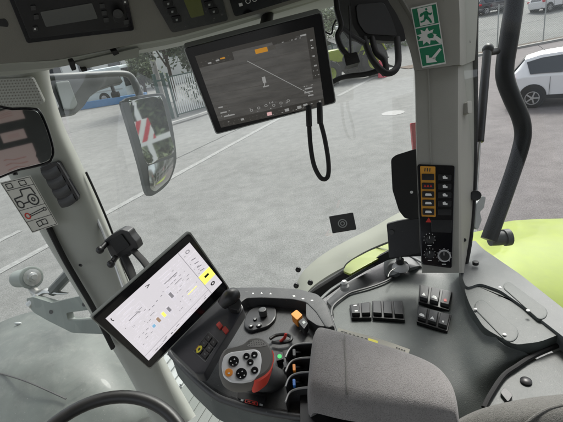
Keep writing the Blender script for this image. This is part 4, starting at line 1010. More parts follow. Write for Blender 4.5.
# ---------------- work lamp, brackets, hood
wt = thing('work_lamp', P(40, 282, 1.62), 'round grey work lamp outside the windscreen at the left', 'lamp')
c1, c2 = P(17, 279, 1.68), P(31, 277.5, 1.60); ax = (c2-c1).normalized()
b = MB(); b.lathe(c1, ax, [(0, -.004), (.026, 0), (.034, .012), (.036, .03), (.036, (c2-c1).length-.01), (.044, (c2-c1).length-.008), (.044, (c2-c1).length+.006), (.038, (c2-c1).length+.010), (0, (c2-c1).length+.010)], M_dust, 28); b.build('housing', wt)
b = MB(); e_ = (c2-c1).length+.010
b.lathe(c1, ax, [(.033, e_), (.033, e_+.004), (.02, e_+.006), (.018, e_+.012), (.010, e_+.014), (.010, e_+.024), (0, e_+.024)], M_steel, 20); b.build('cap', wt)
b = MB(); b.tube([P(31, 288, 1.6), P(38, 294, 1.58), P(46, 291, 1.57), P(60, 293, 1.56), P(68, 293, 1.56)], [.014, .018, .014, .008, .005], M_steel, 10, flat=.7); b.build('clamp_lever', wt)
bk = thing('lamp_bracket', P(60, 310, 1.55), 'pale grey steel bracket reaching out from the front pillar under the work lamp', 'bracket')
bp_ = pl3((30, 300, 1.55), (95, 300, 1.42), (60, 330, 1.50))
b = MB(); b.slab(bp_, rnd([(26, 298.5), (33, 297), (52, 303), (92, 293), (110, 296), (112, 310), (97, 309), (66, 313), (68, 321), (101, 319), (118, 324), (118, 336), (104, 334.5), (72, 333), (48, 321), (34, 313), (28, 306)], 2), 0, .03, M_dust, .004)
for u, v in ((51, 312), (84, 304.5)): b.mark(bp_, circ(u, v, 2.2, 12), .0005, M_blk)
b.build('plate', bk)
b = MB(); b.tube([P(53, 291, 1.58), P(64, 279, 1.55), P(80, 262, 1.48)], .026, M_mh, 8, smooth=False, flat=.8); b.build('arm', bk)
b = MB(); b.tube([P(29, 306, 1.56), P(38, 296, 1.57)], .016, M_steel, 10); b.build('pivot', bk)

hd = thing('hood', P(60, 350, 1.9), 'dusty grey green rounded engine hood filling the lower left beyond the windscreen', 'engine hood')
rows = [[(-80, 372, 2.6), (-30, 340, 2.5), (8, 319, 2.42), (45, 311, 2.36), (92, 321, 2.26), (135, 350, 2.15), (165, 398, 2.0), (180, 450, 1.9)],
        [(-80, 378, 2.5), (-30, 347, 2.4), (10, 327, 2.32), (48, 320, 2.26), (90, 331, 2.16), (128, 360, 2.06), (157, 405, 1.93), (170, 450, 1.85)],
        [(-80, 395, 2.2), (-30, 366, 2.1), (10, 350, 2.05), (50, 346, 2.02), (86, 356, 1.96), (116, 380, 1.88), (140, 418, 1.8), (150, 460, 1.76)],
        [(-80, 425, 1.95), (-30, 400, 1.88), (10, 385, 1.85), (50, 382, 1.82), (80, 390, 1.8), (105, 410, 1.76), (122, 438, 1.72), (130, 470, 1.7)],
        [(-80, 500, 1.7), (-30, 490, 1.65), (10, 480, 1.62), (50, 475, 1.6), (75, 480, 1.6), (95, 490, 1.6), (108, 500, 1.6), (115, 510, 1.6)]]
b = MB(); b.grid(rows, M_hood, .02, 7); b.build('panel', hd)
b = MB(); b.tube([P(-30, 366, 2.085), P(4, 374.5, 1.895), P(30, 383, 1.80), P(66, 399, 1.755)], .004, M_ink, 6); b.build('panel_seam', hd)
b = MB(); b.ell(P(18, 323.5, 2.30), CX*.022, CY*.008, fw*.008, M_galv); b.build('latch', hd)
b = MB(); b.slab(pl3((141, 368, 1.5), (150, 368, 1.5), (160, 415, 1.48)), rnd([(138, 366), (142, 366), (153, 388), (166, 414), (161, 416), (148, 390)], 1.5), 0, .006, M_pillar, .001); b.build('windscreen_strip', label='thin pale strip along the foot of the windscreen beside the pillar', cat='strip')

# ---------------- access step and tank seen under the display
st = thing('access_steps', P(178, 380, 1.9), 'grey metal access steps showing between the pillar foot and the armrest', 'steps')
for k in range(3):
    b = MB(); sp = plz(1.15-.35*k); c0 = sp.at(176+k*4, 372-k*6); b.box(c0, FWD*.22, RGT*.11, UP*.012, M_galv, .004)
    for j in range(6): b.box(c0+FWD*(-.18+j*.07)+UP*.018, FWD*.008, RGT*.1, UP*.006, M_galv)
    b.build('tread', st)
for s_ in (-1, 1):
    b = MB(); c0 = plz(1.2).at(178, 372)+FWD*.24*s_; b.box(c0+UP*-.3, FWD*.012, RGT*.1, UP*.55, M_galv, .004); b.build('side_plate', st)
b = MB(); b.box(plz(1.0).at(205, 330)-UP*.3+RGT*.12, FWD*.5, RGT*.14, UP*.28, mat('tank_plastic', (.2, .2, .19), .5, var=.1), .05); b.build('fuel_tank', label='grey fuel tank below the side window behind the armrest', cat='tank')

# ---------------- cab floor
M_mat = mat('floor_mat', (.15, .165, .15), .7, var=.07, vs=9, bump=.4, bs=300, bdist=.001)
fp = plz(1.62)
b = MB(); edge = [(60, 520), (150, 450), (178, 412), (186, 400), (200, 395), (235, 397), (275, 404)]
pts = [fp.at(*q) for q in edge] + [fp.at(275, 404)-FWD*1.6, CAM-FWD*1.1-RGT*.7-UP*1.38, CAM+FWD*1.0-RGT*.7-UP*1.38]
pts = [V((p.x, p.y, 1.62)) for p in pts]
b.prism(pts, [p-UP*.03 for p in pts], M_trimd, .006); fo = b.build('floor', kind='structure')
fm = MB(); c0 = fp.at(240, 412)+RGT*.0; fm.box(V((c0.x, c0.y, 1.625))-FWD*.1, RGT*.2, FWD*.42, UP*.004, M_mat, .002)
for k in range(16):
    a = fp.at(190+k*9.5, 401+k*.9); d = -(RGT)
    c0 = a+d*.13; fm.box(V((c0.x, c0.y, 1.629)), RGT*.16, FWD*.009, UP*.004, M_mat, .002)
fm.build('rubber_mat', label='ribbed pale rubber mat on the cab floor below the armrest', cat='mat')

# ---------------- armrest control pod
PZ = plz(2.44)
pd_ = thing('armrest_console', PZ.at(250, 350), 'dark armrest control pod with joystick bay, keypad and rotary knobs', 'console')
pout = [(172, 351), (222, 291), (232, 287), (262, 286.5), (300, 288.5), (318, 293.5), (327, 302), (336, 326), (342, 350), (345, 400), (330, 420), (300, 414), (262, 408.5), (232, 400), (214, 392), (192, 373)]
b = MB(); b.slab(PZ, rnd(pout, 4), -.022, .05, M_pod, .006); b.build('tray', pd_)
b = MB(); b.slab(PZ, rnd([(169, 353), (186, 374), (210, 396.5), (230, 405.5), (262, 415), (300, 421), (345, 428), (345, 395), (262, 398), (222, 388), (196, 366), (180, 350)], 4), -.03, .06, M_cons, .008); b.build('skirt', pd_)
rim = [(170, 353), (190, 375), (213, 394.5), (232, 403), (262, 411.5), (292, 416.5), (310, 418)]
b = MB(); b.tube([PZ.at(u, v, -.018) for u, v in rim], .006, M_pod, 10); b.build('front_rim', pd_)
# back rim, lighter, with white pictograms
rb = [(228, 300), (232, 291), (240, 287.5), (270, 287), (300, 289), (318, 294), (326, 303), (334, 326), (326, 328), (316, 312), (306, 302), (292, 299), (262, 297.5), (246, 298), (240, 303)]
b = MB(); b.slab(PZ, rnd(rb, 3), .006, .03, M_pod, .005)
for u, v in ((253, 293.3), (261.6, 293), (270.5, 293.5)): b.mark(PZ, [(u-1, v+.7), (u, v-.9), (u+1.2, v+.7)], .0064, M_white)
for u, v in ((294, 296), (303, 298.6), (312, 300.5)): b.mark(PZ, rnd([(u-1.4, v-.5), (u+1, v-.7), (u+1.4, v+.6), (u-1, v+.6)], .3), .0064, M_white)
line(b, Quad([(250, 291), (275, 291), (275, 296), (250, 296)], pl=PZ), [(0, .0), (.9, .0)], .008, M_cons2, .0064)
b.build('back_rim', pd_)
# mitre between rim and armrest (grey block right)
b = MB(); b.slab(PZ, rnd([(306, 302), (316, 300), (326, 304), (335, 327), (318, 326), (306, 318)], 3), .004, .03, M_pod, .004); b.build('corner_block', pd_)
# keypad plate, tilted
kpl = pl3((175, 350, .775), (228, 295, .86), (205, 375, .73))
b = MB(); b.slab(kpl, rnd([(168, 347), (222, 286), (234, 292), (244, 308), (232, 328), (214, 356), (204, 374), (196, 374)], 3), .0, .03, mat('keypad_plate', (.04, .041, .046), .35, var=.1), .004); kp = b.build('keypad_plate', pd_)
kq = Quad([(208.5, 332), (219, 342.5), (205.5, 362), (193.5, 351.5)], pl=kpl)
b = MB()
line(b, kq, [(0, 0), (1, 0), (1, 1), (0, 1), (0, 0)], .012, M_cons2, .0006, .8); b.build('keypad_outline', kp)
for i in range(2):
    for j in range(3):
        b = MB(); s0, t0 = .06+i*.47, .05+j*.31
        yel = (i == 0 and j == 2)
        b.rect(kq, s0, t0, s0+.40, t0+.26, .0028, M_blk, .003, .0008)
        if yel:
            ring(b, kq, s0+.2, t0+.13, .1, .04, M_yellow, .0032, .8)
            b.rect(kq, s0+.02, t0+.02, s0+.1, t0+.24, .0031, M_amber)
        else: b.rect(kq, s0+.15, t0+.1, s0+.25, t0+.15, .0031, M_cons2)
        b.build('key', kp)
for u, v in ((219.3, 325.2), (225.2, 329.8)):
    b = MB(); b.slab(kpl, rnd([(u-3.5, v-.5), (u, v-4), (u+3.6, v+.4), (u+.3, v+4)], .8), .004, .004, mat('red_key', (.42, .04, .03), .45), .001); b.build('red_key', kp)
# corner thumb wheel (black)
b = MB(); b.tube([P(222, 305, .80), P(230, 297, .80), P(236, 294, .81)], [.011, .016, .013], M_blk, 14); b.build('display_joint', pd_)
b = MB(); b.slab(pl3((222, 296, .80), (240, 300, .80), (230, 310, .79)), rnd([(222, 297), (233, 289.5), (242, 302), (239, 311), (230, 309)], 3), 0, .04, M_blk, .005); b.build('joint_cover', pd_)
# rotary knob and round keys
kb = MB(); kb.slab(PZ, rnd([(246, 312), (258, 304.5), (276, 306), (276, 318), (268, 326), (250, 331), (243, 326)], 4), -.014, .012, M_blk, .003); kb.build('knob_bay', pd_)
b = MB(); b.knob(PZ, 263.5, 315, .0095, -.012, .016, M_pod, 26, .002); b.build('rotary_knob', pd_)
for u, v, r in ((255, 319.3, .0045), (251, 326, .0058), (259, 325.2, .0066)):
    b = MB(); b.knob(PZ, u, v, r, -.013, .003, M_pod, 20, .0005); b.knob(PZ, u, v, r*.35, -.0101, .0004, M_white, 10, 0); b.build('round_key', pd_)
# orange switch and dark one
b = MB(); b.slab(PZ, rnd([(290.8, 314), (296.5, 309.5), (302.5, 314.8), (297, 320)], 1.2), .006, .02, M_orange, .002); b.build('orange_switch', pd_)
b = MB(); b.slab(PZ, rnd([(298, 321.5), (303, 317.5), (308, 323), (304, 329)], 1.2), .003, .018, M_blk, .002); b.mark(PZ, [(302, 322), (304, 320.6), (305.6, 322.4), (303.6, 324.2)], .0034, M_galv); b.build('black_switch', pd_)
# hand throttle groove with its orange lever
b = MB(); b.tube([PZ.at(*q, -.012) for q in ((270, 339), (276, 335.5), (285, 334.5), (291, 337), (290, 341), (280, 343), (272, 342))], .0035, M_blk, 8); b.build('throttle_groove', pd_)
b = MB(); b.tube([PZ.at(281, 341, -.01), PZ.at(284.5, 338, .004), PZ.at(286, 333.5, .012)], [.004, .0045, .0035], M_red, 10, flat=.7); b.build('throttle_lever', pd_)
b = MB(); b.slab(PZ, rnd([(275.5, 353), (282.5, 352), (283.5, 359), (276.5, 361)], 1), -.006, .014, M_blk, .0012); b.mark(PZ, circ(279.6, 356.4, 2.3, 14), -.0055, M_led_g); b.build('green_lamp_key', pd_)
b = MB(); b.slab(PZ, rnd([(283, 362), (288, 361), (288.5, 366), (284, 368)], 1), -.008, .012, M_blk, .0012); b.build('key', pd_)
# finger lever bay: silver edged blades
for k, v0 in enumerate((343.5, 358, 372.5, 388)):
    b = MB()
    path = [(313, v0-.5), (301, v0+.3), (293, v0+2.6), (288.5, v0+7.5-k*.4), (285.5, v0+14)]
    top = [PZ.at(u, v, .006) for u, v in path]; top = [V(q) for q in cr([tuple(p) for p in top], 5, False)]
    for p, q in zip(top, top[1:]):
        b.face([p, q, q-UP*.04, p-UP*.04], M_pod)
    b.tube(top, .0018, mat('dull_silver', (.3, .3, .3), .4, .3), 8, smooth=False); b.build('lever_divider', pd_)
for k, (v0, m_) in enumerate(((350.5, M_pod), (365.5, M_orange), (380.5, M_blue))):
    b = MB(); b.tube([PZ.at(302, v0+2, -.016), PZ.at(298, v0+2, -.004), PZ.at(293.5, v0+2, .002)], [.004, .0045, .004], M_blk, 8, flat=.6)
    b.slab(PZ, rnd([(292.5, v0-1.5), (295.3, v0-1.5), (295.5, v0+5), (292.8, v0+5)], .8), .006, .006, m_, .001); b.build('finger_lever', pd_)
b = MB(); b.slab(PZ, rnd([(238, 391), (266, 396.5), (264, 404), (252, 402.8), (237, 398)], 2), -.012, .004, M_blk, .001)
lq = Quad([(240, 393), (263, 398.5), (262, 402.5), (239, 397)], pl=PZ)
for s0, s1, m_ in ((0, .12, M_galv), (.82, .96, M_galv)): b.rect(lq, s0, .3, s1, .8, -.0116, m_)
line(b, lq, [(.22, .1), (.7, .1), (.75, .9), (.2, .9), (.22, .1)], .02, M_red, -.0114, .3); b.rect(lq, .3, .3, .42, .7, -.0114, M_red); b.rect(lq, .5, .3, .64, .7, -.0114, M_red)
b.build('red_print_label', pd_)

# ---------------- joystick
jt = thing('joystick', PZ.at(262, 382), 'chunky grey and red joystick with a silver button face on the armrest pod', 'joystick')
b = MB()
cb = PZ.at(268.5, 380, -.02); ct = P(252, 368, .66)
axj = (ct-cb)
prof = []
import math as _m
nb = 6
t = bmesh.new(); rings = []
for i in range(nb*2+1):
    f = i/(nb*2); r = .032-.006*f + (.003 if i % 2 == 0 else -.003)
    c0 = cb+axj*f*.8
    rings.append([t.verts.new(c0+V((math.cos(a)*r, math.sin(a)*r*.9, 0))) for a in [2*PI*k/28 for k in range(28)]])
for A, B in zip(rings, rings[1:]):
    for k in range(28): t.faces.new((A[k], A[(k+1) % 28], B[(k+1) % 28], B[k]))
bmesh.ops.recalc_face_normals(t, faces=t.faces); b._merge(t, mat('bellows_rubber', (.028, .028, .028), .55)); b.build('bellows', jt)
jpl = pl3((222, 362, .625), (262, 352, .65), (245, 382, .605))
M_jg = mat('joystick_grey', (.12, .115, .105), .5, var=.06, bump=.2, bs=800, bdist=.0004)
# body: a closed lofted head, outline shrinking towards the back
jo = cr([(219, 362), (223, 350.5), (232, 347.5), (243, 344), (251, 338), (262, 337.8), (270.5, 346), (274, 357.5), (271, 370), (262, 378), (250, 382.5), (233, 382.5), (221.5, 375)], 4)
jc = (246, 362)
def shell(mb, outline, levels, m, pl=jpl, c=jc):
    t = bmesh.new(); R3 = []
    for sc_, h in levels: R3.append([t.verts.new(pl.at(c[0]+(u-c[0])*sc_, c[1]+(v-c[1])*sc_, 0)+pl.n*h) for u, v in outline])
    n = len(outline)
    for A, B in zip(R3, R3[1:]):
        for k in range(n): t.faces.new((A[k], A[(k+1) % n], B[(k+1) % n], B[k]))
    t.faces.new(R3[0]); t.faces.new(R3[-1][::-1]); bmesh.ops.recalc_face_normals(t, faces=t.faces); mb._merge(t, m)
b = MB(); shell(b, jo, [(.88, .004), (.96, .001), (1.0, -.006), (.98, -.016), (.88, -.032), (.7, -.045), (.5, -.052)], M_jg); b.build('grip', jt)
b = MB(); shell(b, cr([(256, 382.5), (263, 379.5), (271, 371.5), (274.5, 357), (272, 350), (268.5, 358), (265.5, 368), (260, 374), (254, 379)], 4), [(.97, .001), (1.0, -.003), (1.02, -.02), (.98, -.03)], mat('grip_red', (.72, .06, .035), .4), c=(264, 370)); b.build('red_side', jt)
sf = rnd([(221.5, 365), (223.8, 355.8), (230, 352), (255, 348.8), (260.5, 351.5), (262, 360), (260, 373), (253, 380), (243, 381.8), (231, 381), (223.5, 375.5)], 3)
b = MB(); b.slab(jpl, sf, .006, .006, mat('button_face_silver', (.8, .8, .8), .35, .1), .0015); b.build('button_face', jt)
M_perf = mat('perforated_grip', (.26, .25, .235), .6)
b = MB(); b.slab(jpl, rnd([(246, 346.5), (252, 340.5), (261, 339.5), (267.5, 345.5), (258, 347.5)], 2), .0045, .003, M_perf, .001)
for i in range(7):
    for j in range(3): b.mark(jpl, circ(249.5+i*2.4-j*.3, 345.5-i*.25+(-j*1.9 if i < 6 else 0), .45, 6), .0048, M_blk)
b.build('grip_pad', jt)
for u, v, r, m_, mk in ((233.6, 362, 5.3, M_gloss, 4), (241.3, 374.3, 5.6, M_gloss, 4), (246.4, 357, 3.3, M_gloss, 1), (254.3, 355.6, 3.3, M_gloss, 1), (250.3, 363, 3.3, M_gloss, 1), (254.6, 371, 3.6, M_gloss, 1), (228.8, 373.2, 3.9, M_orange, 1)):
    b = MB(); c0 = jpl.at(u, v, .0055); e1 = jpl.at(u+r, v, .0055)-c0; e2 = jpl.at(u, v-r*.95, .0055)-c0
    A = [c0+e1*math.cos(a)+e2*math.sin(a) for a in [2*PI*k/22 for k in range(22)]]; Bv = [p+jpl.n*.0035 for p in A]
    b.prism(Bv, A, m_, .0008)
    mw = M_white
    if mk == 4:
        for k in range(4):
            a = k*PI/2+.3; uu, vv = u+math.cos(a)*r*.55, v+math.sin(a)*r*.55; b.mark(jpl, [(uu-.9, vv+.6), (uu, vv-.8), (uu+.9, vv+.6)], .0094, mw)
    else: b.mark(jpl, rnd([(u-1.1, v-.5), (u+1.1, v-.7), (u+1, v+.7), (u-1, v+.8)], .3), .0094, mw)
    b.build('button', jt)

# ---------------- armrest cushion
CZ = plz(2.485)
tp = cr([(311.5, 323), (326, 326), (345, 331), (375, 340), (403, 349), (425, 357.5), (441, 368), (453, 386), (460, 412)], 2, False)
bo = cr([(304, 388), (318, 392), (340, 397), (365, 401), (392, 405), (415, 408.5), (435, 412), (449, 415), (459, 417)], 2, False)
rows = []
for tt, h in ((-.01, -.034), (.0, -.012), (.03, -.002), (.2, .003), (.5, .005), (.78, .002), (.9, -.004), (.99, -.018), (1.06, -.04)):
    r = []
    n = len(tp)
    for i, (a, c_) in enumerate(zip(tp, bo)):
        e = min(i, n-1-i); hh = h - (.028 if e == 0 else .004 if e == 1 else 0)
        k = -1.2 if i == 0 else (1.2 if i == n-1 else 0)
        r.append(tuple(CZ.at(a[0]*(1-tt)+c_[0]*tt+k*0, a[1]*(1-tt)+c_[1]*tt, 0) + UP*hh))
    rows.append(r)
ac = thing('armrest', CZ.at(380, 370), 'thick grey fabric armrest cushion behind the joystick', 'armrest')
b = MB(); b.grid(rows, M_fab, .012, 4, pix=False); b.build('cushion', ac, ang=60)
b = MB(); b.tube([CZ.at(u, v, h) for u, v, h in ((344, 331.5, -.008), (344.5, 340, .0035), (345, 355, .0052), (346, 370, .0052), (346.5, 385, .0035), (347, 393, -.002), (347, 397, -.012))], .0011, M_seat, 6); b.build('seam', ac)
b = MB(); b.slab(CZ, rnd([(300, 392), (340, 402), (400, 411), (462, 420), (468, 440), (300, 425)], 3), -.055, .03, M_blk, .004); b.build('base', ac)
b = MB(); b.slab(CZ, rnd([(296, 408), (350, 413), (470, 428), (480, 470), (280, 450)], 3), -.085, .05, M_cons, .006); b.build('support_beam', ac)
b = MB(); b.slab(CZ, rnd([(315, 330), (340, 335), (400, 355), (435, 368), (452, 395), (452, 410), (400, 400), (310, 385)], 3), -.03, .03, M_blk, .004); b.build('shell', ac)
lz = plz(2.468); M_lab2 = mat('aged_label_paper', (.33, .32, .27), .6, var=.08)
b = MB(); lp_ = [(338, 328), (356, 332.5), (375, 337.5), (395, 344), (410, 349.5), (407.5, 356), (393, 352), (372, 346), (354, 340.5), (337, 335.5)]
b.slab(lz, lp_, .0, .001, M_lab2)
b.mark(lz, [(368.5, 338), (378, 341), (377, 346), (367.5, 343)], .0006, M_yellow)
for k in range(7):
    u = 341+k*4; v = 330.8+k*1.2; b.mark(lz, [(u, v), (u+2.2, v+.6), (u+2, v+1.3), (u-.2, v+.7)], .0006, M_ink); b.mark(lz, [(u, v+1.8), (u+1.2, v+2.1), (u+1, v+2.8), (u-.2, v+2.5)], .0006, M_ink)
for k in range(4): u = 396+k*2.6; v = 347+k*.9; b.mark(lz, [(u, v), (u+1.6, v+.5), (u+1.4, v+1.6), (u-.2, v+1.1)], .0006, M_ink)
b.build('print_label', label='cream printed strip with a yellow patch along the far edge of the armrest cushion', cat='label')

# ---------------- side console
ZC = plz(2.38)
sc_ = thing('side_console', ZC.at(430, 330), 'wide dark grey side console with switch banks right of the armrest', 'console')
b = MB(); rows = [[(332, 308, 0), (345, 297, 0), (370, 288, 0), (390, 280, 0), (404, 271, .004), (425, 266, .006), (450, 267, .012), (470, 262, .03)],
                  [(334, 318, 0), (350, 305, 0), (372, 298, 0), (395, 292, 0), (412, 284, .002), (432, 280, .002), (452, 280, .008), (470, 286, .047)],
                  [(333, 345, 0), (352, 338, 0), (378, 332, 0), (402, 325, 0), (420, 318, 0), (440, 314, 0), (462, 308, .018), (478, 307, .048)],
                  [(340, 385, -.01), (360, 375, -.005), (385, 365, 0), (412, 355, 0), (432, 350, 0), (455, 343, .005), (474, 338, .022), (500, 342, .046)],
                  [(350, 430, -.03), (375, 425, -.03), (400, 415, -.03), (425, 402, -.02), (448, 392, -.012), (468, 382, -.005), (485, 370, .015), (525, 353, .035)],
                  [(360, 470, -.06), (385, 465, -.06), (410, 455, -.06), (435, 440, -.05), (460, 425, -.04), (478, 412, -.03), (500, 392, -.02), (545, 365, -.01)]]
b.grid([[tuple(ZC.at(u, v, h)) for u, v, h in r] for r in rows], M_cons, .03, 5, pix=False); b.build('top_panel', sc_)
b = MB(); L1 = [(458, 266), (471, 242), (475, 240), (482, 248), (520, 274), (563, 308), (640, 366), (640, 400), (575, 346), (530, 311), (500, 290), (480, 283), (466, 288)]
b.slab(plz(2.438), rnd(L1, 5), 0, .05, M_cons2, .006); b.build('window_ledge', sc_)
b = MB(); L2 = [(463, 286), (482, 275), (505, 283), (533, 303), (600, 341), (600, 335), (563, 333), (540, 342), (514, 345), (484, 328), (470, 306)]
b.slab(plz(2.432), rnd(L2, 7), 0, .03, M_cons, .006); b.build('raised_block', sc_)
def capsule(a, c_, r0, r1, z, h, nm):
    a, c_ = V(a), V(c_); d = (c_-a).normalized(); n = V((-d.y, d.x)); pts = []
    for k in range(9): t = PI/2+PI*k/8; pts.append(tuple(a+(d*math.cos(t)+n*math.sin(t))*r0))
    for k in range(9): t = -PI/2+PI*k/8; pts.append(tuple(c_+(d*math.cos(t)+n*math.sin(t))*r1))
    b = MB(); b.slab(plz(z), pts, h, .008, M_cons, .002); b.build(nm, sc_)
capsule((481, 306), (510, 333), 6.5, 8.5, 2.432, .002, 'rest_pad'); capsule((508, 286), (541, 312.5), 4.5, 6.5, 2.438, .002, 'rest_pad')
for u, v, z in ((475.5, 309, 2.436), (504.5, 334.5, 2.436), (500, 287.5, 2.446), (528, 310.5, 2.446)):
    b = MB(); c0 = plz(z).at(u, v); b.ell(c0, V((.0035, 0, 0)), V((0, .0035, 0)), V((0, 0, .0015)), M_white, 10, 6); b.build('painted_glint', sc_)  # white beads standing for the highlights on the pads
b = MB(); b.tube([ZC.at(*q) for q in ((484, 408, .028), (490, 396, .03), (503, 376.5, .03), (516, 367, .03), (530, 358, .03), (548, 349.5, .03), (590, 333, .03))], .0045, M_rub, 8); b.build('gasket', sc_)
b = MB(); c0 = plz(2.44).at(475.5, 266); b.cyl(c0+UP*.004, c0+UP*.012, .007, M_blk, 14, bev=.001); b.build('screw', sc_)
# switch banks
def bank(c4, n, rows_marks, name, z=2.386, dark=False):
    q = Quad(c4, pl=plz(z)); b = MB(); b.rect(q, 0, 0, 1, 1, .003, M_blk, .012, .002); o = b.build(name, sc_)
    for i in range(n):
        b = MB(); s0, s1 = (i+.08)/n, (i+.92)/n
        A = [q.st(s0, .1, .0035), q.st(s1, .1, .0035), q.st(s1, .9, .0035), q.st(s0, .9, .0035)]
        T = [q.st(s0+.01, .12, .007), q.st(s1-.01, .12, .007), q.st(s1-.01, .88, .012), q.st(s0+.01, .88, .012)]
        b.prism(T, A, M_pod if not dark else M_blk, .0012)
        mk = rows_marks[i]
        TT = lambda s, t, h=.0006: q.st(s0+(s1-s0)*s, t, .007+(t-.12)/.76*.005+h)
        if mk == 'tri':
            b.face([TT(.25, .78), TT(.5, .58), TT(.75, .78)], M_white); 
        elif mk == 'car': b.face([TT(.2, .78), TT(.2, .68), TT(.4, .6), TT(.65, .62), TT(.8, .72), TT(.8, .8)], M_white)
        elif mk == 'dot': b.face([TT(.4, .66), TT(.6, .66), TT(.6, .78), TT(.4, .78)], M_white)
        elif mk == 'two': b.face([TT(.35, .22), TT(.7, .22), TT(.7, .32), TT(.35, .32)], M_white); b.face([TT(.4, .68), TT(.75, .68), TT(.75, .78), TT(.4, .78)], M_white)
        elif mk == 'red': b.face([TT(.3, .66), TT(.6, .62), TT(.7, .76), TT(.4, .8)], M_red)
        b.build('rocker_switch', o)
bank([(419.5, 285), (453.5, 292.5), (449.5, 311.5), (418.5, 302.5)], 3, ['tri', 'car', 'red'], 'switch_bank')
bank([(418, 306.5), (451.5, 315.5), (447.5, 332.5), (416.5, 322.5)], 3, ['car', 'tri', 'dot'], 'switch_bank')
bank([(349.5, 305.5), (370.5, 302.5), (371.5, 318.5), (351.5, 319)], 2, ['two', ''], 'switch_bank', dark=True)
bank([(372, 301.5), (402.5, 301.5), (405, 321), (372.5, 318.5)], 3, ['', '', ''], 'switch_bank', dark=True)
# pocket, ridges and fittings by the window
b = MB(); b.slab(plz(2.37), [(326, 301), (340, 288), (352, 280), (392, 259), (408, 259), (400, 278), (372, 290), (348, 298), (334, 310)], 0, .02, M_pod, .003); b.build('storage_pocket', sc_)
b = MB(); b.tube([plz(2.40).at(*q) for q in ((321, 299), (331, 290), (345, 281), (366, 269), (388, 257.5), (404, 254), (422, 262))], .0045, M_cons2, 10, flat=.7); b.build('outer_ridge', sc_)
b = MB(); b.tube([plz(2.386).at(*q) for q in ((331, 316), (333, 306), (344, 296.5), (352, 292), (370, 287), (388, 280), (397, 273), (408, 268), (425, 267))], .0035, M_pod, 10, flat=.7); b.build('inner_ridge', sc_)
b = MB(); rows = [[tuple(plz(2.388).at(u, v, h)) for u, v, h in r] for r in ([(386, 276, -.01), (384, 262, -.01), (396, 252, -.01), (416, 252, -.01), (424, 266, -.01)], [(393, 275, .008), (390, 263, .010), (399, 256, .010), (412, 257, .010), (418, 266, .008)], [(400, 272, .012), (398, 264, .014), (402, 261, .014), (407, 262, .014), (410, 268, .012)])]
b.grid(rows, M_cons2, .01, 4, pix=False); b.build('lock_plinth', sc_)
kn = thing('key_switch', plz(2.40).at(400, 267), 'silver round key switch on the console beside the door pillar', 'switch')
c0 = plz(2.398).at(400.5, 268.5); b = MB(); b.lathe(c0, UP, [(.022, 0), (.021, .006), (.015, .012), (.014, .016), (0, .016)], M_silver, 26); b.build('collar', kn)
b = MB(); b.lathe(c0+UP*.016, UP, [(.010, 0), (.010, .012), (.006, .016), (0, .016)], M_blk, 18); b.box(c0+UP*.038, V((.001, .007, 0)), V((.002, 0, 0)), UP*.008, M_steel, .001); b.build('key', kn)
b = MB(); b.tube([plz(2.41).at(*q) for q in ((396, 268), (391, 271), (389, 274), (388, 277))], .0014, M_steel, 8); b.build('chain', kn)
b = MB(); c0 = plz(2.385).at(345, 289); b.lathe(c0, UP, [(.012, 0), (.012, .01), (.008, .014), (.009, .02), (.005, .025), (0, .025)], M_silver, 20); b.build('round_knob', label='small silver round knob in the pocket by the window', cat='knob')
# ---------------- rear corner panel
rc = thing('corner_panel', plz(2.34).at(530, 385), 'grey corner panel with screw and latch behind the seat edge', 'panel')
b = MB(); b.slab(plz(2.405), rnd([(484, 408), (506, 378), (522, 366), (548, 354), (640, 325), (680, 450), (480, 470)], 3), 0, .03, M_cons, .004); b.build('plate', rc)
b = MB(); c0 = plz(2.405).at(526, 382); b.lathe(c0, UP, [(.009, 0), (.009, .003), (.006, .005), (0, .005)], M_blk, 20); b.build('screw', rc)
b = MB(); b.slab(plz(2.405), rnd([(500, 392), (505, 387), (513, 395), (508, 402)], 2), .006, .008, M_pod, .002); b.build('latch', rc)

# ---------------- window frame, sill panel and lime strip outside
wf = thing('window_frame', gs.at(350, 270), 'black rubber and pale olive lower frame of the side window', 'window frame')
M_ol = mat('pale_olive', (.30, .305, .25), .5, var=.06, vs=4)
b = MB(); rows = [[(293, 296, 1.42), (300, 276, 1.42), (313, 262, 1.40), (329, 250.5, 1.38), (350, 239, 1.35), (371, 228.5, 1.32), (396, 214, 1.29), (425, 200, 1.26)],
                  [(297, 297, 1.35), (305, 281, 1.35), (318, 268, 1.33), (334, 257, 1.31), (354, 246, 1.28), (375, 236, 1.25), (398, 224, 1.22), (425, 214, 1.2)],
                  [(302, 300, 1.28), (311, 288, 1.28), (326, 277, 1.26), (342, 268, 1.24), (360, 259, 1.21), (380, 249, 1.19), (400, 240, 1.16), (425, 236, 1.14)]]
b.grid(rows, M_ol, .015, 5); b.build('sill_panel', wf)
b = MB(); b.slab(pl3((320, 290, 1.16), (400, 245, 1.06), (420, 262, 1.05)), rnd([(300, 300), (317, 286), (345, 269), (349, 271.5), (375, 258.5), (390, 250.5), (393, 238), (428, 228), (428, 256), (404, 257), (388, 260), (366, 271), (345, 283.5), (325, 298)], 2), 0, .02, M_rub, .003); b.build('rubber_seal', wf)
b = MB(); b.slab(plz(2.42), rnd([(343, 271), (346, 265), (352, 260), (368, 251.5), (388, 243), (391.5, 245), (390, 252), (370, 263), (350, 274)], 1.5), 0, .006, M_lime, .002); b.build('lime_strip', label='narrow lime green body strip under the side window', cat='body strip')
b = MB(); b.tube([P(343, 271, 1.18), P(346, 265, 1.18), P(352, 260, 1.17), P(368, 251, 1.15), P(388, 242.5, 1.12), P(398, 240, 1.11)], .003, M_rub, 6); b.build('strip_seal', wf)

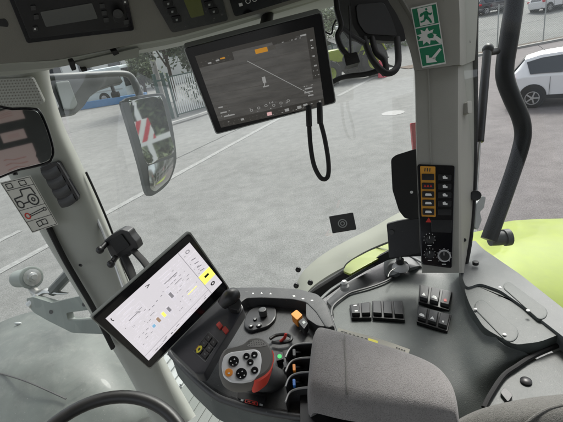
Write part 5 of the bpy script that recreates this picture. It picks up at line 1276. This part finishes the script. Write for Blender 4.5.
# ---------------- fender, grab bar, strut on the right
fr = thing('rear_fender', P(540, 260, 1.5), 'big lime green rear fender outside the right window', 'fender')
b = MB(); rows = [[(440, 236, 1.95), (480, 231, 1.95), (505, 222, 1.95), (530, 219.5, 1.95), (563, 218.5, 1.95), (620, 218, 1.95), (700, 222, 1.95)],
                  [(440, 244, 1.8), (480, 239, 1.8), (505, 231, 1.8), (532, 228, 1.8), (565, 228, 1.8), (620, 230, 1.8), (700, 236, 1.8)],
                  [(440, 262, 1.5), (480, 258, 1.5), (507, 252, 1.5), (534, 252, 1.5), (566, 254, 1.5), (620, 260, 1.5), (700, 270, 1.5)],
                  [(440, 290, 1.28), (480, 288, 1.28), (508, 286, 1.28), (536, 290, 1.28), (568, 296, 1.28), (620, 305, 1.28), (700, 320, 1.28)],
                  [(440, 330, 1.15), (480, 330, 1.15), (508, 332, 1.15), (536, 338, 1.15), (568, 346, 1.15), (620, 360, 1.15), (700, 380, 1.15)]]
b.grid(rows, M_lime, .015, 6); b.build('panel', fr)
b = MB(); b.tube([P(u, v, d) for u, v, d in ((474, 246, 1.06), (484, 254, 1.06), (500, 266, 1.05), (518, 279, 1.04), (540, 295, 1.03), (563, 312, 1.02))], .006, M_rub, 8); b.build('window_seal', label='black rubber seal between the lime fender and the console ledge', cat='seal')
gt = thing('grab_bar', P(490, 240, 1.12), 'thick bent black tube bar standing outside the rear side window', 'bar')
b = MB(); b.tube([P(516, -30, 1.12), P(514.5, 0, 1.12), P(509.5, 35, 1.12), P(505, 65, 1.12), P(505.5, 80, 1.12), P(512, 98, 1.12), P(520, 116, 1.12), P(523, 132, 1.12), P(520.5, 148, 1.12), P(512, 175, 1.12), P(501, 206, 1.12), P(488.5, 240, 1.12)], [.0245, .0245, .0245, .0235, .0235, .023, .0225, .0215, .021, .02, .0205, .021], mat('bar_paint', (.007, .007, .009), .42, spec=.22), 20); b.build('tube', gt)
b = MB(); b.tube([P(490, 239, 1.13), P(499, 238.5, 1.13), P(506, 237.5, 1.13)], .0195, M_pod, 18, smooth=False)
b.tube([P(504, 237.8, 1.13), P(509.5, 237, 1.13)], .0235, M_pod, 18); b.build('foot_mount', gt)
b = MB(); b.tube([P(497, 51, 1.1), P(489, 52, 1.05)], .009, M_blk, 12); b.build('strut_bracket', gt)
su = thing('gas_strut', P(480, 190, .98), 'slim black gas strut standing just right of the door pillar', 'strut')
b = MB(); b.cyl(P(487.5, 49, 1.04), P(479.3, 142, 1.0), .0105, M_blk, 16, bev=.003); b.build('cylinder', su)
b = MB(); b.ell(P(488, 49, 1.04), V((.014, 0, 0)), V((0, .014, 0)), V((0, 0, .014)), M_blk); b.build('upper_joint', su)
b = MB(); b.cyl(P(479.3, 142, 1.0), P(475.8, 194, .98), .0042, M_steel, 10); b.build('rod', su)
b = MB(); b.cyl(P(476, 195.5, 1.0), P(475.6, 195.5, .955), .0125, M_blk, 16, bev=.002); b.build('lower_joint', su)
b = MB(); b.slab(pl3((477, 200, 1.0), (485, 200, 1.02), (478, 228, 1.0)), rnd([(477, 203), (482, 196), (486, 197), (484, 208), (480, 212), (482, 220), (478, 230), (475, 228)], 1.5), 0, .01, M_galv, .001); b.build('hinge_plate', label='pale metal hinge plate below the gas strut', cat='hinge')

# ---------------- seat
se = thing('driver_seat', P(520, 430, .5), 'grey olive fabric driver seat edge at the lower right corner', 'seat')
rows = [[(440, 440, .60), (452, 424, .60), (478, 410, .60), (515, 400.5, .60), (550, 395.5, .60), (600, 393, .60), (680, 398, .6)],
        [(446, 446, .575), (458, 428, .575), (482, 413.5, .575), (517, 404, .575), (552, 399, .575), (600, 397, .575), (680, 402, .575)],
        [(470, 465, .555), (482, 450, .555), (502, 438, .55), (530, 428, .545), (560, 422, .545), (605, 420, .545), (680, 425, .54)],
        [(490, 520, .56), (500, 510, .56), (520, 500, .55), (545, 490, .545), (575, 485, .54), (615, 480, .54), (680, 480, .54)],
        [(490, 620, .60), (500, 620, .60), (520, 610, .58), (545, 600, .58), (575, 600, .57), (615, 600, .57), (680, 600, .57)]]
b = MB(); b.grid(rows, M_seat, .03, 5); b.build('cushion', se, ang=60)
b = MB(); b.tube([P(512, 437, .541), P(530, 420, .546), (P(548, 409, .556)), P(575, 403, .563)], .0022, M_seat, 8); b.build('piping', se)
b = MB(); c0 = CAM-FWD*.62-RGT*.05-UP*.35
b.box(c0, RGT*.24, FWD*.06, UP*.36, M_seat, .05); b.build('backrest', se)

# ---------------- steering wheel
sw = thing('steering_wheel', P(100, 462, .85), 'black steering wheel rim arching across the lower left corner', 'steering wheel')
c0 = P(101, 486, .86); e1 = (CX*.995-CY*.06).normalized()*.192; e2 = (CY*.62+fw*.78).normalized()*.192*1.0
b = MB(); pts = [c0+e1*math.cos(a)+e2*math.sin(a) for a in [2*PI*k/64 for k in range(65)]]
b.tube(pts, .0155, mat('wheel_leather', (.014, .0135, .013), .42, var=.2, vs=12, bump=.3, bs=500, bdist=.0004), 14, smooth=False, up=e1.cross(e2)); b.build('rim', sw)
nrm = e1.cross(e2).normalized()
nrm = nrm if nrm.dot(CAM-c0) > 0 else -nrm
b = MB(); b.lathe(c0-nrm*.05, nrm, [(.03, 0), (.06, .01), (.065, .03), (.05, .045), (0, .05)], M_pod, 28); b.build('hub', sw)
for a in (200, 340, 270):
    a = R_(a); d = (e1*math.cos(a)+e2*math.sin(a)); b = MB(); b.tube([c0+d*.25-nrm*.03, c0+d*.6-nrm*.02, c0+d*.97], .012, M_pod, 10, flat=.6); b.build('spoke', sw)
b = MB(); b.cyl(c0-nrm*.05, c0-nrm*.6, .035, M_pod, 18, bev=.003); b.build('column', sw)

# ---------------- roof shell above and behind (closes the cab from other viewpoints)
b = MB(); c0 = CAM+UP*.28+FWD*.15+RGT*.02
b.box(c0, FWD*1.1, RGT*.95, UP*.04, M_trim, .03); b.build('cab_roof', label='grey cab roof above the overhead console', cat='roof')
b = MB(); c0 = CAM-FWD*.92-UP*.98; b.box(c0, FWD*.03, RGT*.8, UP*.4, M_trimd, .02); b.build('rear_wall', label='dark grey lower rear wall of the cab behind the seat', cat='wall')
for s_ in (-1, 1):
    b = MB(); b.box(CAM-FWD*.92+RGT*.8*s_-UP*.2, FWD*.05, RGT*.05, UP*.5, M_trim, .015); b.build('cab_post', label='grey rear cab post on the %s side behind the seat' % ('right' if s_ > 0 else 'left'), cat='post')
# ================================================================== LIGHT, CAMERA
cam = bpy.data.cameras.new('camera'); co = bpy.data.objects.new('camera', cam); COL.objects.link(co)
M = Matrix((CX, CY, -fw)).transposed().to_4x4(); M.translation = CAM; co.matrix_world = M
cam.sensor_fit = 'HORIZONTAL'; cam.sensor_width = 36; cam.lens = 36*FPX/563; cam.clip_start = .02; cam.clip_end = 3000
sc.camera = co
SUN_EL, SUN_AZ = R_(52), R_(0)
w = bpy.data.worlds.new('World'); sc.world = w; w.use_nodes = True
nt = w.node_tree; bg = nt.nodes['Background']
sky = nt.nodes.new('ShaderNodeTexSky'); sky.sky_type = 'NISHITA'; sky.sun_disc = False
sky.air_density = 1.0; sky.dust_density = 3.5; sky.ozone_density = 1.0
sdir = V((.35, .6, 0)).normalized()*math.cos(SUN_EL) + UP*math.sin(SUN_EL)   # towards the sun
sky.sun_elevation = SUN_EL; sky.sun_rotation = math.atan2(sdir.x, sdir.y)
hs = nt.nodes.new('ShaderNodeHueSaturation'); hs.inputs['Saturation'].default_value = .3
nt.links.new(sky.outputs[0], hs.inputs['Color']); nt.links.new(hs.outputs[0], bg.inputs[0]); bg.inputs[1].default_value = .15
sl = bpy.data.lights.new('sun', 'SUN'); sl.energy = 1.6; sl.angle = R_(12); sl.color = (1, .97, .92)
so = bpy.data.objects.new('sun', sl); COL.objects.link(so); so.location = (0, 0, 30)
so.rotation_euler = (-sdir).to_track_quat('-Z', 'Y').to_euler()
sc.view_settings.view_transform = 'Standard'; sc.view_settings.look = 'None'
sc.view_settings.gamma = 1; sc.view_settings.use_curve_mapping = False; sc.view_settings.exposure = 1.05
sc.cycles.use_denoising = True; sc.cycles.max_bounces = 8; sc.cycles.transparent_max_bounces = 12
sc.cycles.sample_clamp_indirect = 6; sc.cycles.caustics_reflective = False; sc.cycles.caustics_refractive = False
